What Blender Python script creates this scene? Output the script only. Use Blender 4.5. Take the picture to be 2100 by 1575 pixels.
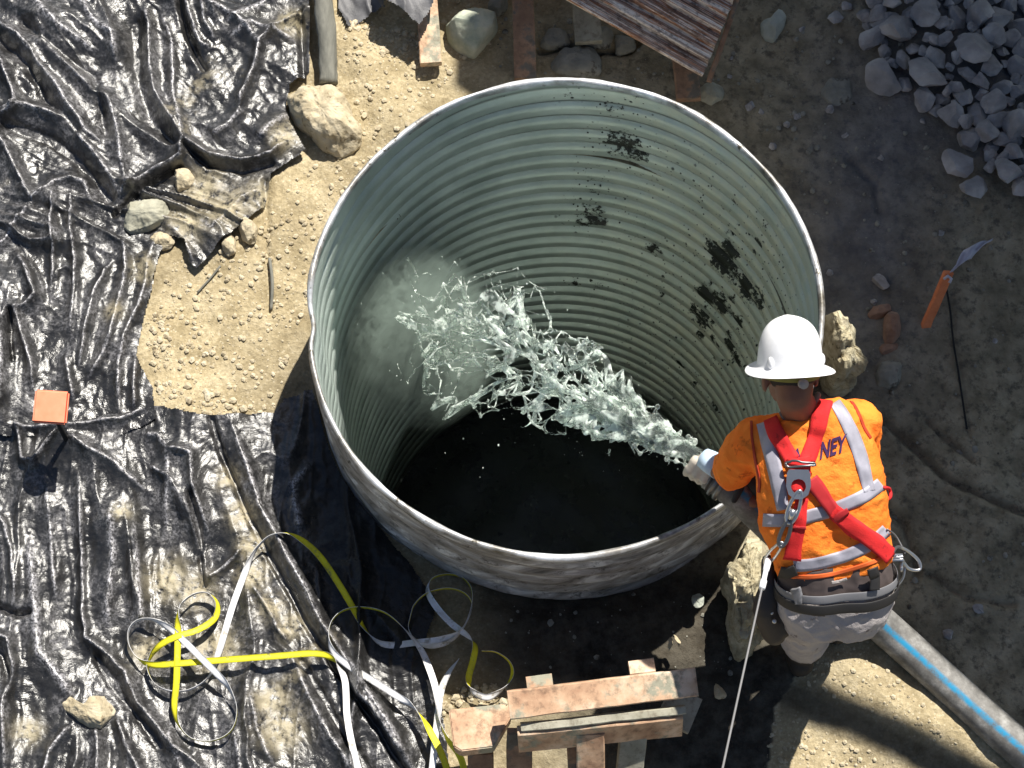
import bpy, bmesh, math, random
import numpy as np
from mathutils import Vector, Matrix, noise as mnoise
from mathutils.bvhtree import BVHTree
random.seed(7); np.random.seed(7)
SC = bpy.context.scene
COL = SC.collection
for o in list(bpy.data.objects): bpy.data.objects.remove(o)

# ------------------------------------------------------------------ camera
FPX = 3975.0; DIST = 7.5; PITCH = math.radians(71.0)
C0 = Vector((-0.186, -0.075, 0.0))                      # ground point in the middle of the picture
cp, sp = math.cos(PITCH), math.sin(PITCH)
CAM = C0 + DIST*Vector((0, -cp, sp))
cam_d = bpy.data.cameras.new('camera'); cam = bpy.data.objects.new('camera', cam_d); COL.objects.link(cam)
cam.location = CAM; cam.rotation_euler = (math.pi/2 - PITCH, 0, 0)
cam_d.sensor_width = 36; cam_d.lens = 36*FPX/2100; cam_d.clip_start = 0.05; cam_d.clip_end = 500
SC.camera = cam

# ------------------------------------------------------------------ light
SUN = Vector((0.262, 0.515, 0.825)).normalized()
world = bpy.data.worlds.new('World'); SC.world = world; world.use_nodes = True
wn = world.node_tree; wn.nodes.clear()
wo = wn.nodes.new('ShaderNodeOutputWorld'); wb = wn.nodes.new('ShaderNodeBackground'); ws = wn.nodes.new('ShaderNodeTexSky')
ws.sky_type = 'NISHITA'; ws.sun_disc = False
ws.sun_elevation = math.asin(SUN.z); ws.sun_rotation = math.atan2(SUN.x, SUN.y)
wb.inputs['Strength'].default_value = 0.046
wn.links.new(ws.outputs[0], wb.inputs[0]); wn.links.new(wb.outputs[0], wo.inputs[0])
sl = bpy.data.lights.new('sun', 'SUN'); sl.energy = 4.9; sl.angle = math.radians(0.5); sl.color = (1.0, 0.95, 0.86)
so = bpy.data.objects.new('sun', sl); COL.objects.link(so)
so.rotation_euler = (-SUN).to_track_quat('-Z', 'Y').to_euler(); so.location = (3, 6, 9)
SC.view_settings.view_transform = 'Standard'; SC.view_settings.look = 'None'
SC.view_settings.exposure = 0.72; SC.view_settings.gamma = 1
SC.cycles.max_bounces = 10; SC.cycles.transparent_max_bounces = 12; SC.cycles.caustics_reflective = True

# ------------------------------------------------------------------ helpers
def ray(u, v):                                          # direction through a pixel of the 2100 x 1575 photo
    return Vector(((u-1050)/FPX, (787.5-v)/FPX*sp + cp, (787.5-v)/FPX*cp - sp))
def P(u, v, z=0.0):
    d = ray(u, v); return CAM + d*((z-CAM.z)/d.z)
def PX(p):
    r = Vector(p)-CAM; w = r.dot(Vector((0, cp, -sp))); return (1050+FPX*r.x/w, 787.5-FPX*r.dot(Vector((0, sp, cp)))/w, w)
def hsh(ix, iy, s):
    n = (ix.astype(np.int64)*374761393 + iy.astype(np.int64)*668265263 + s*1274126177) & 0xffffffff
    n = ((n ^ (n >> 13))*1274126177) & 0xffffffff
    return ((n ^ (n >> 16)) & 0xffff)/65535.0
def vn(x, y, s=0):
    x = np.asarray(x, float); y = np.asarray(y, float)
    ix = np.floor(x); iy = np.floor(y); fx = x-ix; fy = y-iy
    fx = fx*fx*(3-2*fx); fy = fy*fy*(3-2*fy)
    a = hsh(ix, iy, s); b = hsh(ix+1, iy, s); c = hsh(ix, iy+1, s); d = hsh(ix+1, iy+1, s)
    return (a*(1-fx)+b*fx)*(1-fy) + (c*(1-fx)+d*fx)*fy
def fbm(x, y, s=0, o=4):
    t = 0; a = 0.5; f = 1.0
    for k in range(o):
        t = t + a*(vn(x*f+k*17.3, y*f-k*9.1, s+k)*2-1); a *= 0.5; f *= 2.03
    return t
def seg_dist(X, Y, pts):
    D = np.full(X.shape, 1e9); T = np.zeros(X.shape)
    L = 0; n = len(pts)-1
    for i in range(n):
        ax, ay = pts[i]; bx, by = pts[i+1]; dx, dy = bx-ax, by-ay; l2 = dx*dx+dy*dy+1e-12
        t = np.clip(((X-ax)*dx+(Y-ay)*dy)/l2, 0, 1)
        d = np.hypot(X-ax-t*dx, Y-ay-t*dy); m = d < D
        D[m] = d[m]; T[m] = (i+t[m])/n
    return D, T
def in_poly(X, Y, poly):
    ins = np.zeros(X.shape, bool); n = len(poly); j = n-1
    for i in range(n):
        xi, yi = poly[i]; xj, yj = poly[j]
        with np.errstate(divide='ignore', invalid='ignore'):
            c = ((yi > Y) != (yj > Y)) & (X < (xj-xi)*(Y-yi)/((yj-yi) if yj != yi else 1e-12)+xi)
        ins ^= c; j = i
    return ins
def px2w(pts, z=0.0): return [tuple(P(u, v, z))[:2] for u, v in pts]
def smooth_path(pts, n=8):
    pts = [np.array(p, float) for p in pts]; out = []
    q = [2*pts[0]-pts[1]] + pts + [2*pts[-1]-pts[-2]]
    for i in range(1, len(q)-2):
        for k in range(n):
            t = k/n; a, b, c, d = q[i-1], q[i], q[i+1], q[i+2]
            out.append(0.5*((2*b)+(-a+c)*t+(2*a-5*b+4*c-d)*t*t+(-a+3*b-3*c+d)*t**3))
    out.append(pts[-1]); return out

def tag(o, label=None, cat=None, group=None, kind=None):
    if label: o['label'] = label
    if cat: o['category'] = cat
    if group: o['group'] = group
    if kind: o['kind'] = kind
    return o
WL = {}
def empty(name, loc, label, cat, group=None):
    o = bpy.data.objects.new(name, None); COL.objects.link(o); o.location = loc; o.empty_display_size = 0.1
    WL[o] = Vector(loc); return tag(o, label, cat, group)
def mk(name, V, F, mat, parent=None, smooth=True, fmat=None, origin=None):
    """one mesh object from world-space vertices"""
    V = np.asarray([tuple(v) for v in V] if not isinstance(V, np.ndarray) else V, float)
    if parent is not None: base = WL[parent]
    elif origin is not None: base = Vector(origin)
    else: base = Vector(((V[:, 0].min()+V[:, 0].max())/2, (V[:, 1].min()+V[:, 1].max())/2, V[:, 2].min()))
    Vl = V - np.array(base)
    me = bpy.data.meshes.new(name)
    if isinstance(F, np.ndarray) and F.ndim == 2:
        n, k = F.shape
        me.vertices.add(len(Vl)); me.vertices.foreach_set('co', Vl.astype(np.float32).ravel())
        me.loops.add(n*k); me.loops.foreach_set('vertex_index', F.astype(np.int32).ravel())
        me.polygons.add(n); me.polygons.foreach_set('loop_start', np.arange(0, n*k, k, dtype=np.int32))
        me.polygons.foreach_set('loop_total', np.full(n, k, dtype=np.int32)); me.update(calc_edges=True)
    else:
        me.from_pydata(Vl.tolist(), [], [tuple(int(i) for i in f) for f in F])
    me.validate()
    for m in (mat if isinstance(mat, (list, tuple)) else [mat]): me.materials.append(m)
    if fmat is not None: me.polygons.foreach_set('material_index', np.array(fmat, np.int32))
    me.polygons.foreach_set('use_smooth', np.full(len(me.polygons), bool(smooth)))
    o = bpy.data.objects.new(name, me); COL.objects.link(o)
    if parent is not None: o.parent = parent; WL[o] = WL[parent]
    else: o.location = base; WL[o] = base
    return o
def attr(o, name, vals):
    a = o.data.attributes.new(name, 'FLOAT', 'POINT'); a.data.foreach_set('value', np.asarray(vals, np.float32))
def sharp(o, deg=35):
    try:
        o.data.set_sharp_from_angle(angle=math.radians(deg))
    except Exception: pass

# ------------------------------------------------------------------ materials
def new_mat(name):
    m = bpy.data.materials.new(name); m.use_nodes = True; nt = m.node_tree
    b = nt.nodes['Principled BSDF']; return m, nt, b
def N(nt, t, **kw):
    n = nt.nodes.new(t)
    for k, v in kw.items():
        if k in n.inputs: n.inputs[k].default_value = v
        else: setattr(n, k, v)
    return n
def c4(c): return (c[0], c[1], c[2], 1)
def ramp(nt, src, stops, interp='LINEAR'):
    r = nt.nodes.new('ShaderNodeValToRGB'); r.color_ramp.interpolation = interp
    e = r.color_ramp.elements
    while len(e) < len(stops): e.new(0.5)
    for i, (p, c) in enumerate(stops): e[i].position = p; e[i].color = c4(c) if not isinstance(c, (int, float)) else (c, c, c, 1)
    nt.links.new(src, r.inputs[0]); return r.outputs[0]
def mix(nt, f, a, b, mode='MIX'):
    m = nt.nodes.new('ShaderNodeMix'); m.data_type = 'RGBA'; m.blend_type = mode
    for s, v in ((m.inputs[0], f), (m.inputs[6], a), (m.inputs[7], b)):
        if isinstance(v, bpy.types.NodeSocket): nt.links.new(v, s)
        elif isinstance(v, (int, float)): s.default_value = v if s is m.inputs[0] else (v, v, v, 1)
        else: s.default_value = c4(v)
    return m.outputs[2]
def math_(nt, op, a, b=None, clamp=False):
    m = nt.nodes.new('ShaderNodeMath'); m.operation = op; m.use_clamp = clamp
    for i, v in enumerate((a, b)):
        if v is None: continue
        if isinstance(v, bpy.types.NodeSocket): nt.links.new(v, m.inputs[i])
        else: m.inputs[i].default_value = v
    return m.outputs[0]
def tex(nt, kind, scale, detail=4, rough=0.55, co=None, dist=0.0, feature=None, stretch=None):
    if co is None: co = N(nt, 'ShaderNodeTexCoord').outputs['Object']
    if stretch:
        mp = nt.nodes.new('ShaderNodeMapping'); mp.inputs['Scale'].default_value = stretch; nt.links.new(co, mp.inputs[0]); co = mp.outputs[0]
    if kind == 'noise':
        t = N(nt, 'ShaderNodeTexNoise'); t.inputs['Scale'].default_value = scale; t.inputs['Detail'].default_value = detail
        t.inputs['Roughness'].default_value = rough; t.inputs['Distortion'].default_value = dist
        nt.links.new(co, t.inputs['Vector']); return t.outputs[0]
    t = N(nt, 'ShaderNodeTexVoronoi'); t.inputs['Scale'].default_value = scale
    if feature: t.feature = feature
    nt.links.new(co, t.inputs['Vector']); return t.outputs[0]
def bump(nt, b, h, strength=0.5, dist=0.01, prev=None):
    n = nt.nodes.new('ShaderNodeBump'); n.inputs['Strength'].default_value = strength; n.inputs['Distance'].default_value = dist
    nt.links.new(h, n.inputs['Height'])
    if prev is not None: nt.links.new(prev, n.inputs['Normal'])
    nt.links.new(n.outputs[0], b.inputs['Normal']); return n.outputs[0]
def pmat(name, stops, scale=8, rough=0.8, metal=0.0, bs=0.4, bscale=60, bdist=0.004, detail=6, stretch=None, dirt=None, dirt_scale=14, dirt_lo=0.52, spec=0.5):
    m, nt, b = new_mat(name)
    f = tex(nt, 'noise', scale, detail, 0.62, stretch=stretch)
    c = ramp(nt, f, stops)
    if dirt:
        d = ramp(nt, tex(nt, 'noise', dirt_scale, 5, 0.65), [(dirt_lo, 0), (dirt_lo+0.08, 1)])
        c = mix(nt, d, c, dirt)
    nt.links.new(c, b.inputs['Base Color']); b.inputs['Roughness'].default_value = rough; b.inputs['Metallic'].default_value = metal
    b.inputs['Specular IOR Level'].default_value = spec
    if name.endswith('lumber'):
        gr_ = ramp(nt, tex(nt, 'noise', 55, 5, 0.75, stretch=(.5, .5, .5)), [(0.34, 0.55), (0.5, 0)]); c = mix(nt, gr_, c, (0.10, 0.07, 0.045)); nt.links.new(c, b.inputs['Base Color'])
    if bs: bump(nt, b, tex(nt, 'noise', bscale, 6, 0.65, stretch=stretch), bs, bdist)
    return m

M = {}
def build_mats():
    # --- bare ground
    m, nt, b = new_mat('soil')
    big = tex(nt, 'noise', 1.7, 5, 0.6); mid = tex(nt, 'noise', 9, 6, 0.65); fine = tex(nt, 'noise', 70, 5, 0.7); vor = tex(nt, 'vor', 48)
    tan = ramp(nt, mid, [(0.30, (0.31, 0.25, 0.145)), (0.5, (0.50, 0.415, 0.26)), (0.72, (0.64, 0.55, 0.37))])
    tan = mix(nt, ramp(nt, fine, [(0.38, 0.55), (0.62, 0.0)]), tan, (0.22, 0.17, 0.09))
    tan = mix(nt, ramp(nt, vor, [(0.16, 0.5), (0.24, 0.0)]), tan, (0.66, 0.58, 0.42))
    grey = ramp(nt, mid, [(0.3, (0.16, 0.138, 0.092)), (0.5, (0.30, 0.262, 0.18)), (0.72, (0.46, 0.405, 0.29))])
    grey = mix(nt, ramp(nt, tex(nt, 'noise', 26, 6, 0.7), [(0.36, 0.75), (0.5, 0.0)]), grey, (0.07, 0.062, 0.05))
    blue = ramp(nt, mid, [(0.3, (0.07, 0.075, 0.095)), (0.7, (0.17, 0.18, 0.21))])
    shade_tone = ramp(nt, tex(nt, 'noise', 16, 6, 0.7), [(0.4, (0.018, 0.016, 0.014)), (0.62, (0.07, 0.065, 0.055))])  # near-black tone painted where the soil lies in shade
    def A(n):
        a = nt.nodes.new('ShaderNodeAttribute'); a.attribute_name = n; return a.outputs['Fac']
    c = mix(nt, A('grey'), tan, grey); c = mix(nt, A('blue'), c, blue); c = mix(nt, A('shade_tone'), c, shade_tone)
    c = mix(nt, ramp(nt, big, [(0.35, 0.35), (0.6, 0.0)]), c, (0.11, 0.09, 0.06))
    nt.links.new(c, b.inputs['Base Color']); b.inputs['Roughness'].default_value = 0.93; b.inputs['Specular IOR Level'].default_value = 0.2
    n1 = bump(nt, b, mid, 0.5, 0.03); n2 = bump(nt, b, fine, 0.7, 0.008, n1); bump(nt, b, vor, 0.35, 0.006, n2)
    M['soil'] = m
    # --- black polyethylene, dusty
    m, nt, b = new_mat('black_plastic_sheet')
    def A(n):
        a = nt.nodes.new('ShaderNodeAttribute'); a.attribute_name = n; return a.outputs['Fac']
    n1 = tex(nt, 'noise', 5.5, 6, 0.65, dist=0.5); n2 = tex(nt, 'noise', 30, 6, 0.75); n5 = tex(nt, 'noise', 95, 4, 0.75); n3 = tex(nt, 'noise', 2.1, 5, 0.6, dist=0.6)
    grit = ramp(nt, n5, [(0.44, 0.08), (0.56, 1)])
    film = math_(nt, 'MULTIPLY', ramp(nt, n1, [(0.47, 0), (0.60, 1)]), ramp(nt, n2, [(0.40, 0.15), (0.58, 1)]))
    streak = math_(nt, 'MULTIPLY', A('crest'), ramp(nt, n2, [(0.38, 0.1), (0.54, 1)]))  # highlights along the fold crests put into the colour
    dust_sheen = math_(nt, 'MULTIPLY', math_(nt, 'MAXIMUM', math_(nt, 'MULTIPLY', film, 0.26), streak), grit)
    dust_sheen = math_(nt, 'MULTIPLY', dust_sheen, math_(nt, 'SUBTRACT', 1.0, A('shade_tone'), True))  # pale film removed inside the painted pipe shadow
    c = mix(nt, dust_sheen, ramp(nt, n2, [(0.3, (0.007, 0.007, 0.008)), (0.7, (0.030, 0.029, 0.028))]), (0.58, 0.57, 0.60))
    mud = math_(nt, 'MULTIPLY', ramp(nt, n3, [(0.64, 0), (0.72, 0.5)]), ramp(nt, n2, [(0.42, 0), (0.56, 0.8)]))
    mud = math_(nt, 'MULTIPLY', mud, math_(nt, 'SUBTRACT', 1.0, A('shade_tone'), True)); mud = math_(nt, 'MAXIMUM', mud, math_(nt, 'MULTIPLY', A('mud'), ramp(nt, n2, [(0.38, 0.0), (0.54, 0.95)])))
    c = mix(nt, mud, c, (0.40, 0.345, 0.225))
    nt.links.new(c, b.inputs['Base Color'])
    r = math_(nt, 'ADD', math_(nt, 'MULTIPLY', n1, 0.34), 0.14); r = math_(nt, 'ADD', r, math_(nt, 'MULTIPLY', mud, 0.4))
    nt.links.new(r, b.inputs['Roughness']); nt.links.new(math_(nt, 'SUBTRACT', 0.85, math_(nt, 'MULTIPLY', A('shade_tone'), 0.55)), b.inputs['Specular IOR Level'])
    q = bump(nt, b, n1, 0.5, 0.03); q = bump(nt, b, n2, 0.32, 0.006, q); bump(nt, b, n5, 0.3, 0.002, q)
    M['plastic'] = m
    # --- galvanised pipe, inside
    m, nt, b = new_mat('galvanised_inside')
    def A(n):
        a = nt.nodes.new('ShaderNodeAttribute'); a.attribute_name = n; return a.outputs['Fac']
    n1 = tex(nt, 'noise', 3.5, 5, 0.6); sp1 = tex(nt, 'noise', 40, 5, 0.7); vo = tex(nt, 'vor', 17); vo2 = tex(nt, 'vor', 42)
    base = ramp(nt, n1, [(0.3, (0.40, 0.475, 0.445)), (0.7, (0.66, 0.74, 0.70))])
    base = mix(nt, math_(nt, 'MULTIPLY', A('rust'), ramp(nt, tex(nt, 'noise', 9, 6, 0.7), [(0.35, 0.35), (0.65, 1)])), base, (0.84, 0.78, 0.60))
    base = mix(nt, math_(nt, 'MULTIPLY', A('groove'), 0.96), base, (0.030, 0.034, 0.028))  # shade in the grooves between ribs put into the colour
    w = A('mud')
    spk = ramp(nt, math_(nt, 'ADD', vo, math_(nt, 'MULTIPLY', sp1, 0.25)), [(0.20, 1), (0.25, 0)])
    spk2 = ramp(nt, math_(nt, 'ADD', vo2, math_(nt, 'MULTIPLY', sp1, 0.3)), [(0.27, 1), (0.33, 0)])
    spots = math_(nt, 'MULTIPLY', math_(nt, 'MAXIMUM', spk, spk2), ramp(nt, w, [(0.03, 0.0), (0.22, 1)]))
    blot = ramp(nt, math_(nt, 'ADD', w, math_(nt, 'MULTIPLY', math_(nt, 'SUBTRACT', tex(nt, 'noise', 22, 6, 0.75), 0.5), 2.2)), [(0.66, 0), (0.74, 1)])
    mudf = math_(nt, 'MAXIMUM', spots, blot)
    c = mix(nt, mudf, base, (0.016, 0.017, 0.010)); c = mix(nt, A('deep_shade'), c, (0.045, 0.055, 0.045))
    nt.links.new(c, b.inputs['Base Color'])
    met = math_(nt, 'MULTIPLY', math_(nt, 'SUBTRACT', 1.0, mudf, True), 0.55); nt.links.new(met, b.inputs['Metallic'])
    nt.links.new(math_(nt, 'ADD', 0.38, math_(nt, 'MULTIPLY', n1, 0.2)), b.inputs['Roughness'])
    q = bump(nt, b, sp1, 0.25, 0.002); bump(nt, b, mudf, 0.6, 0.006, q)
    M['pipe_in'] = m
    m, nt, b = new_mat('galvanised_outside')
    st = tex(nt, 'noise', 5, 6, 0.62, stretch=(1, 1, 4.5), dist=.8); s2 = tex(nt, 'noise', 16, 6, 0.75, stretch=(1, 1, 2))
    c = ramp(nt, st, [(0.34, (0.10, 0.092, 0.08)), (0.46, (0.30, 0.28, 0.25)), (0.55, (0.42, 0.40, 0.375)), (0.63, (0.72, 0.71, 0.67))])
    c = mix(nt, ramp(nt, s2, [(0.33, 0.9), (0.45, 0)]), c, (0.05, 0.04, 0.03))
    nt.links.new(c, b.inputs['Base Color']); b.inputs['Roughness'].default_value = 0.6; b.inputs['Metallic'].default_value = 0.15
    bump(nt, b, s2, 0.5, 0.004); M['pipe_out'] = m
    M['rim'] = pmat('worn_galvanised_rim', [(0.33, (0.10, 0.09, 0.07)), (0.43, (0.30, 0.29, 0.275)), (0.53, (0.52, 0.53, 0.54)), (0.66, (0.82, 0.85, 0.90))], 7, 0.42, 0.35, 0.4, 60, 0.003, dirt=(0.07, 0.06, 0.04), dirt_scale=20, dirt_lo=0.60)
    M['dark_water'] = pmat('dark_water', [(0.3, (0.008, 0.010, 0.008)), (0.7, (0.02, 0.022, 0.018))], 5, 0.25, 0, 0.3, 9, 0.02)
    # --- stone
    M['rock_tan'] = pmat('tan_stone', [(0.3, (0.34, 0.28, 0.18)), (0.5, (0.50, 0.43, 0.30)), (0.7, (0.62, 0.55, 0.41))], 16, 0.92, 0, 0.8, 45, 0.010, dirt=(0.24, 0.19, 0.12), dirt_scale=26, dirt_lo=0.58, spec=0.2)
    M['rock_grey'] = pmat('grey_stone', [(0.3, (0.27, 0.26, 0.20)), (0.7, (0.47, 0.46, 0.37))], 14, 0.9, 0, 0.6, 50, 0.007, spec=0.2)
    M['rock_blue'] = pmat('blue_grey_crushed_stone', [(0.3, (0.19, 0.182, 0.182)), (0.5, (0.33, 0.318, 0.315)), (0.7, (0.54, 0.52, 0.50))], 9, 0.9, 0, 0.55, 45, 0.006, spec=0.25)
    M['rock_pale'] = pmat('pale_green_stone', [(0.3, (0.30, 0.33, 0.29)), (0.7, (0.52, 0.54, 0.47))], 12, 0.88, 0, 0.5, 50, 0.006, spec=0.2)
    M['concrete'] = pmat('green_stained_concrete', [(0.3, (0.22, 0.27, 0.22)), (0.5, (0.42, 0.44, 0.35)), (0.7, (0.60, 0.57, 0.45))], 8, 0.9, 0, 0.5, 50, 0.006)
    M['clod'] = pmat('crumbly_yellow_earth', [(0.32, (0.26, 0.22, 0.14)), (0.5, (0.46, 0.41, 0.28)), (0.68, (0.62, 0.57, 0.43))], 22, 0.95, 0, 1.0, 40, 0.014, dirt=(0.10, 0.08, 0.04), dirt_scale=34, dirt_lo=0.60, spec=0.15)
    M['slab'] = pmat('cracked_grey_clay', [(0.3, (0.17, 0.165, 0.14)), (0.7, (0.34, 0.335, 0.29))], 10, 0.93, 0, 0.7, 40, 0.008, dirt=(0.09, 0.08, 0.065), dirt_scale=12, dirt_lo=0.56, spec=0.2)
    # --- wood
    M['wood'] = pmat('orange_stained_lumber', [(0.3, (0.36, 0.20, 0.12)), (0.48, (0.55, 0.36, 0.23)), (0.66, (0.74, 0.58, 0.43))], 7, 0.78, 0, 0.5, 30, 0.003, stretch=(1, 1, 1), dirt=(0.30, 0.29, 0.22), dirt_scale=8, dirt_lo=0.52)
    M['wood_dark'] = pmat('brown_lumber', [(0.3, (0.18, 0.10, 0.06)), (0.7, (0.42, 0.26, 0.16))], 9, 0.8, 0, 0.5, 30, 0.003, dirt=(0.16, 0.14, 0.11), dirt_scale=10, dirt_lo=0.52)
    M['wood_pale'] = pmat('weathered_pale_lumber', [(0.3, (0.24, 0.23, 0.17)), (0.7, (0.44, 0.42, 0.34))], 9, 0.85, 0, 0.5, 40, 0.003)
    M['wood_grey'] = pmat('grey_weathered_post', [(0.3, (0.10, 0.10, 0.085)), (0.7, (0.24, 0.235, 0.20))], 9, 0.85, 0, 0.6, 40, 0.004, stretch=(3, 0.6, 3))
    M['orange_top'] = pmat('salmon_orange_paint', [(0.3, (0.86, 0.26, 0.14)), (0.7, (0.92, 0.34, 0.20))], 20, 0.45, 0, 0.1, 60, 0.001)
    M['red_side'] = pmat('red_cap_side', [(0.3, (0.45, 0.04, 0.02)), (0.7, (0.6, 0.07, 0.03))], 20, 0.5, 0, 0.1, 60, 0.001)
    M['orange_stake'] = pmat('orange_painted_wood', [(0.3, (0.62, 0.17, 0.06)), (0.7, (0.80, 0.27, 0.11))], 30, 0.7, 0, 0.3, 60, 0.002)
    M['brick'] = pmat('dull_red_brick', [(0.3, (0.20, 0.11, 0.075)), (0.7, (0.36, 0.23, 0.16))], 20, 0.9, 0, 0.5, 60, 0.003)
    # --- rusty ribbed sheet
    m, nt, b = new_mat('rusty_ribbed_steel')
    f = tex(nt, 'noise', 2, 5, 0.66, stretch=(.5, 17, 3)); g = tex(nt, 'noise', 30, 6, 0.7)
    c = ramp(nt, f, [(0.36, (0.20, 0.12, 0.09)), (0.42, (0.50, 0.38, 0.30)), (0.455, (0.95, 0.86, 0.74)), (0.49, (0.90, 0.80, 0.68)), (0.51, (0.55, 0.20, 0.05)), (0.54, (0.34, 0.23, 0.18)), (0.58, (0.60, 0.48, 0.40)), (0.61, (0.98, 0.90, 0.80)), (0.66, (0.30, 0.18, 0.13))])
    c = mix(nt, ramp(nt, g, [(0.36, 0.7), (0.5, 0)]), c, (0.09, 0.05, 0.035))
    nt.links.new(c, b.inputs['Base Color']); b.inputs['Roughness'].default_value = 0.65; b.inputs['Metallic'].default_value = 0.1
    bump(nt, b, g, 0.4, 0.002); M['rust'] = m
    # --- straps, cloth
    def plain(n, c, r=0.6, mt=0.0, bs=0.15, bsc=120, v=0.12):
        lo = tuple(x*(1-v) for x in c); hi = tuple(min(1, x*(1+v)) for x in c)
        M[n] = pmat(n, [(0.3, lo), (0.7, hi)], 14, r, mt, bs, bsc, 0.0015); return M[n]
    M['tape_yellow'] = pmat('yellow_webbing', [(0.3, (0.62, 0.56, 0.02)), (0.6, (0.86, 0.78, 0.02))], 18, .6, 0, .6, 300, .001, dirt=(0.36, 0.33, 0.08), dirt_scale=30, dirt_lo=.58); M['tape_white'] = pmat('white_webbing', [(0.3, (0.58, 0.57, 0.56)), (0.6, (0.80, 0.80, 0.82))], 18, .6, 0, .6, 300, .001, dirt=(0.40, 0.37, 0.32), dirt_scale=30, dirt_lo=.58); M['strap_red'] = pmat('red_webbing', [(0.3, (0.60, 0.022, 0.026)), (0.7, (0.78, 0.035, 0.035))], 9, .8, 0, .8, 260, .002, dirt=(0.34, 0.02, 0.02), dirt_scale=24, dirt_lo=.6, spec=.25)
    plain('strap_red_dark', (0.42, 0.015, 0.02), 0.7)
    M['hivis'] = pmat('orange_hi_vis_cloth', [(0.3, (1.0, 0.20, 0.025)), (0.7, (1.0, 0.30, 0.045))], 10, 0.85, 0, 0.55, 24, 0.02, detail=5, spec=0.15, dirt=(0.62, 0.13, 0.02), dirt_scale=16, dirt_lo=.60)
    plain('hem_orange', (0.85, 0.15, 0.03), 0.8); plain('seam_red', (0.42, 0.04, 0.012), 0.8); plain('reflective', (0.36, 0.355, 0.42), 0.6, 0.1, bs=0.6, bsc=45, v=.2)
    plain('print_navy', (0.05, 0.015, 0.09), 0.8); plain('tee_brown', (0.085, 0.065, 0.062), 0.9); plain('collar_grey', (0.15, 0.125, 0.115), 0.9)
    M['trousers'] = pmat('grey_work_cloth', [(0.3, (0.33, 0.30, 0.30)), (0.7, (0.48, 0.44, 0.43))], 9, 0.9, 0, 0.7, 26, 0.012, dirt=(0.17, 0.14, 0.13), dirt_scale=24, dirt_lo=0.62)
    plain('skin', (0.20, 0.085, 0.05), 0.6, bs=0.2); plain('hair', (0.018, 0.012, 0.010), 0.8, bs=0.8, bsc=200); plain('helmet_white', (0.86, 0.87, 0.90), 0.35, bs=0.0)
    plain('liner_olive', (0.22, 0.20, 0.04), 0.7); plain('knob_grey', (0.34, 0.31, 0.30), 0.5); plain('belt_black', (0.022, 0.021, 0.022), 0.6); plain('belt_grey', (0.20, 0.20, 0.215), 0.55)
    plain('steel', (0.55, 0.56, 0.58), 0.28, 0.9, bs=0.1); plain('steel_dark', (0.16, 0.16, 0.17), 0.35, 0.8); plain('cable', (0.26, 0.26, 0.27), 0.5, 0.4); plain('sleeve_white', (0.85, 0.87, 0.92), 0.4)
    plain('glove_tan', (0.56, 0.50, 0.42), 0.85, bs=0.6, bsc=60, v=0.25); plain('glove_black', (0.02, 0.02, 0.022), 0.75); plain('cuff_blue', (0.52, 0.66, 0.80), 0.7); plain('boot', (0.035, 0.027, 0.02), 0.7)
    plain('pouch', (0.028, 0.022, 0.022), 0.6); plain('flag_white', (0.50, 0.51, 0.60), 0.7); plain('cord_black', (0.012, 0.012, 0.012), 0.8)
    # --- hose with blue stripe
    m, nt, b = new_mat('grey_hose_rubber')
    g = tex(nt, 'noise', 18, 7, 0.72); gr = tex(nt, 'noise', 9, 5, 0.6, stretch=(1, 1, 1))
    c = ramp(nt, g, [(0.3, (0.085, 0.082, 0.075)), (0.5, (0.17, 0.165, 0.155)), (0.7, (0.34, 0.335, 0.32))])
    a = nt.nodes.new('ShaderNodeAttribute'); a.attribute_name = 'stripe'
    st = math_(nt, 'MULTIPLY', a.outputs['Fac'], ramp(nt, g, [(0.36, 0.2), (0.5, 1)]))
    c = mix(nt, st, c, (0.015, 0.24, 0.44))
    nt.links.new(c, b.inputs['Base Color']); b.inputs['Roughness'].default_value = 0.6; bump(nt, b, g, 0.4, 0.003); M['hose'] = m
    # --- water
    m, nt, b = new_mat('foaming_water')
    nt.nodes.remove(b); out = nt.nodes['Material Output']
    gl = N(nt, 'ShaderNodeBsdfGlass'); gl.inputs['IOR'].default_value = 1.33; gl.inputs['Roughness'].default_value = 0.06; gl.inputs['Color'].default_value = (0.97, 0.99, 0.975, 1)
    df = N(nt, 'ShaderNodeBsdfDiffuse'); df.inputs['Color'].default_value = (0.93, 1.0, 0.95, 1)
    tr = N(nt, 'ShaderNodeBsdfTranslucent'); tr.inputs['Color'].default_value = (0.93, 1.0, 0.95, 1)
    ad = N(nt, 'ShaderNodeMixShader'); ad.inputs[0].default_value = 0.5; nt.links.new(df.outputs[0], ad.inputs[1]); nt.links.new(tr.outputs[0], ad.inputs[2])
    mx = N(nt, 'ShaderNodeMixShader'); nt.links.new(ramp(nt, tex(nt, 'noise', 24, 4, 0.6), [(0.46, 0.04), (0.60, 0.70)]), mx.inputs[0])
    nt.links.new(gl.outputs[0], mx.inputs[1]); nt.links.new(ad.outputs[0], mx.inputs[2]); nt.links.new(mx.outputs[0], out.inputs[0])
    M['water'] = m
    m, nt, b = new_mat('water_mist'); nt.nodes.remove(b); out = nt.nodes['Material Output']
    pv = N(nt, 'ShaderNodeVolumePrincipled'); pv.inputs['Color'].default_value = (0.78, 1.0, 0.88, 1); pv.inputs['Anisotropy'].default_value = 0.0
    co = N(nt, 'ShaderNodeTexCoord').outputs['Object']
    nz = ramp(nt, tex(nt, 'noise', 15, 8, 0.8, co=co, dist=1.6), [(0.44, 0.02), (0.60, 1)])
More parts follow.
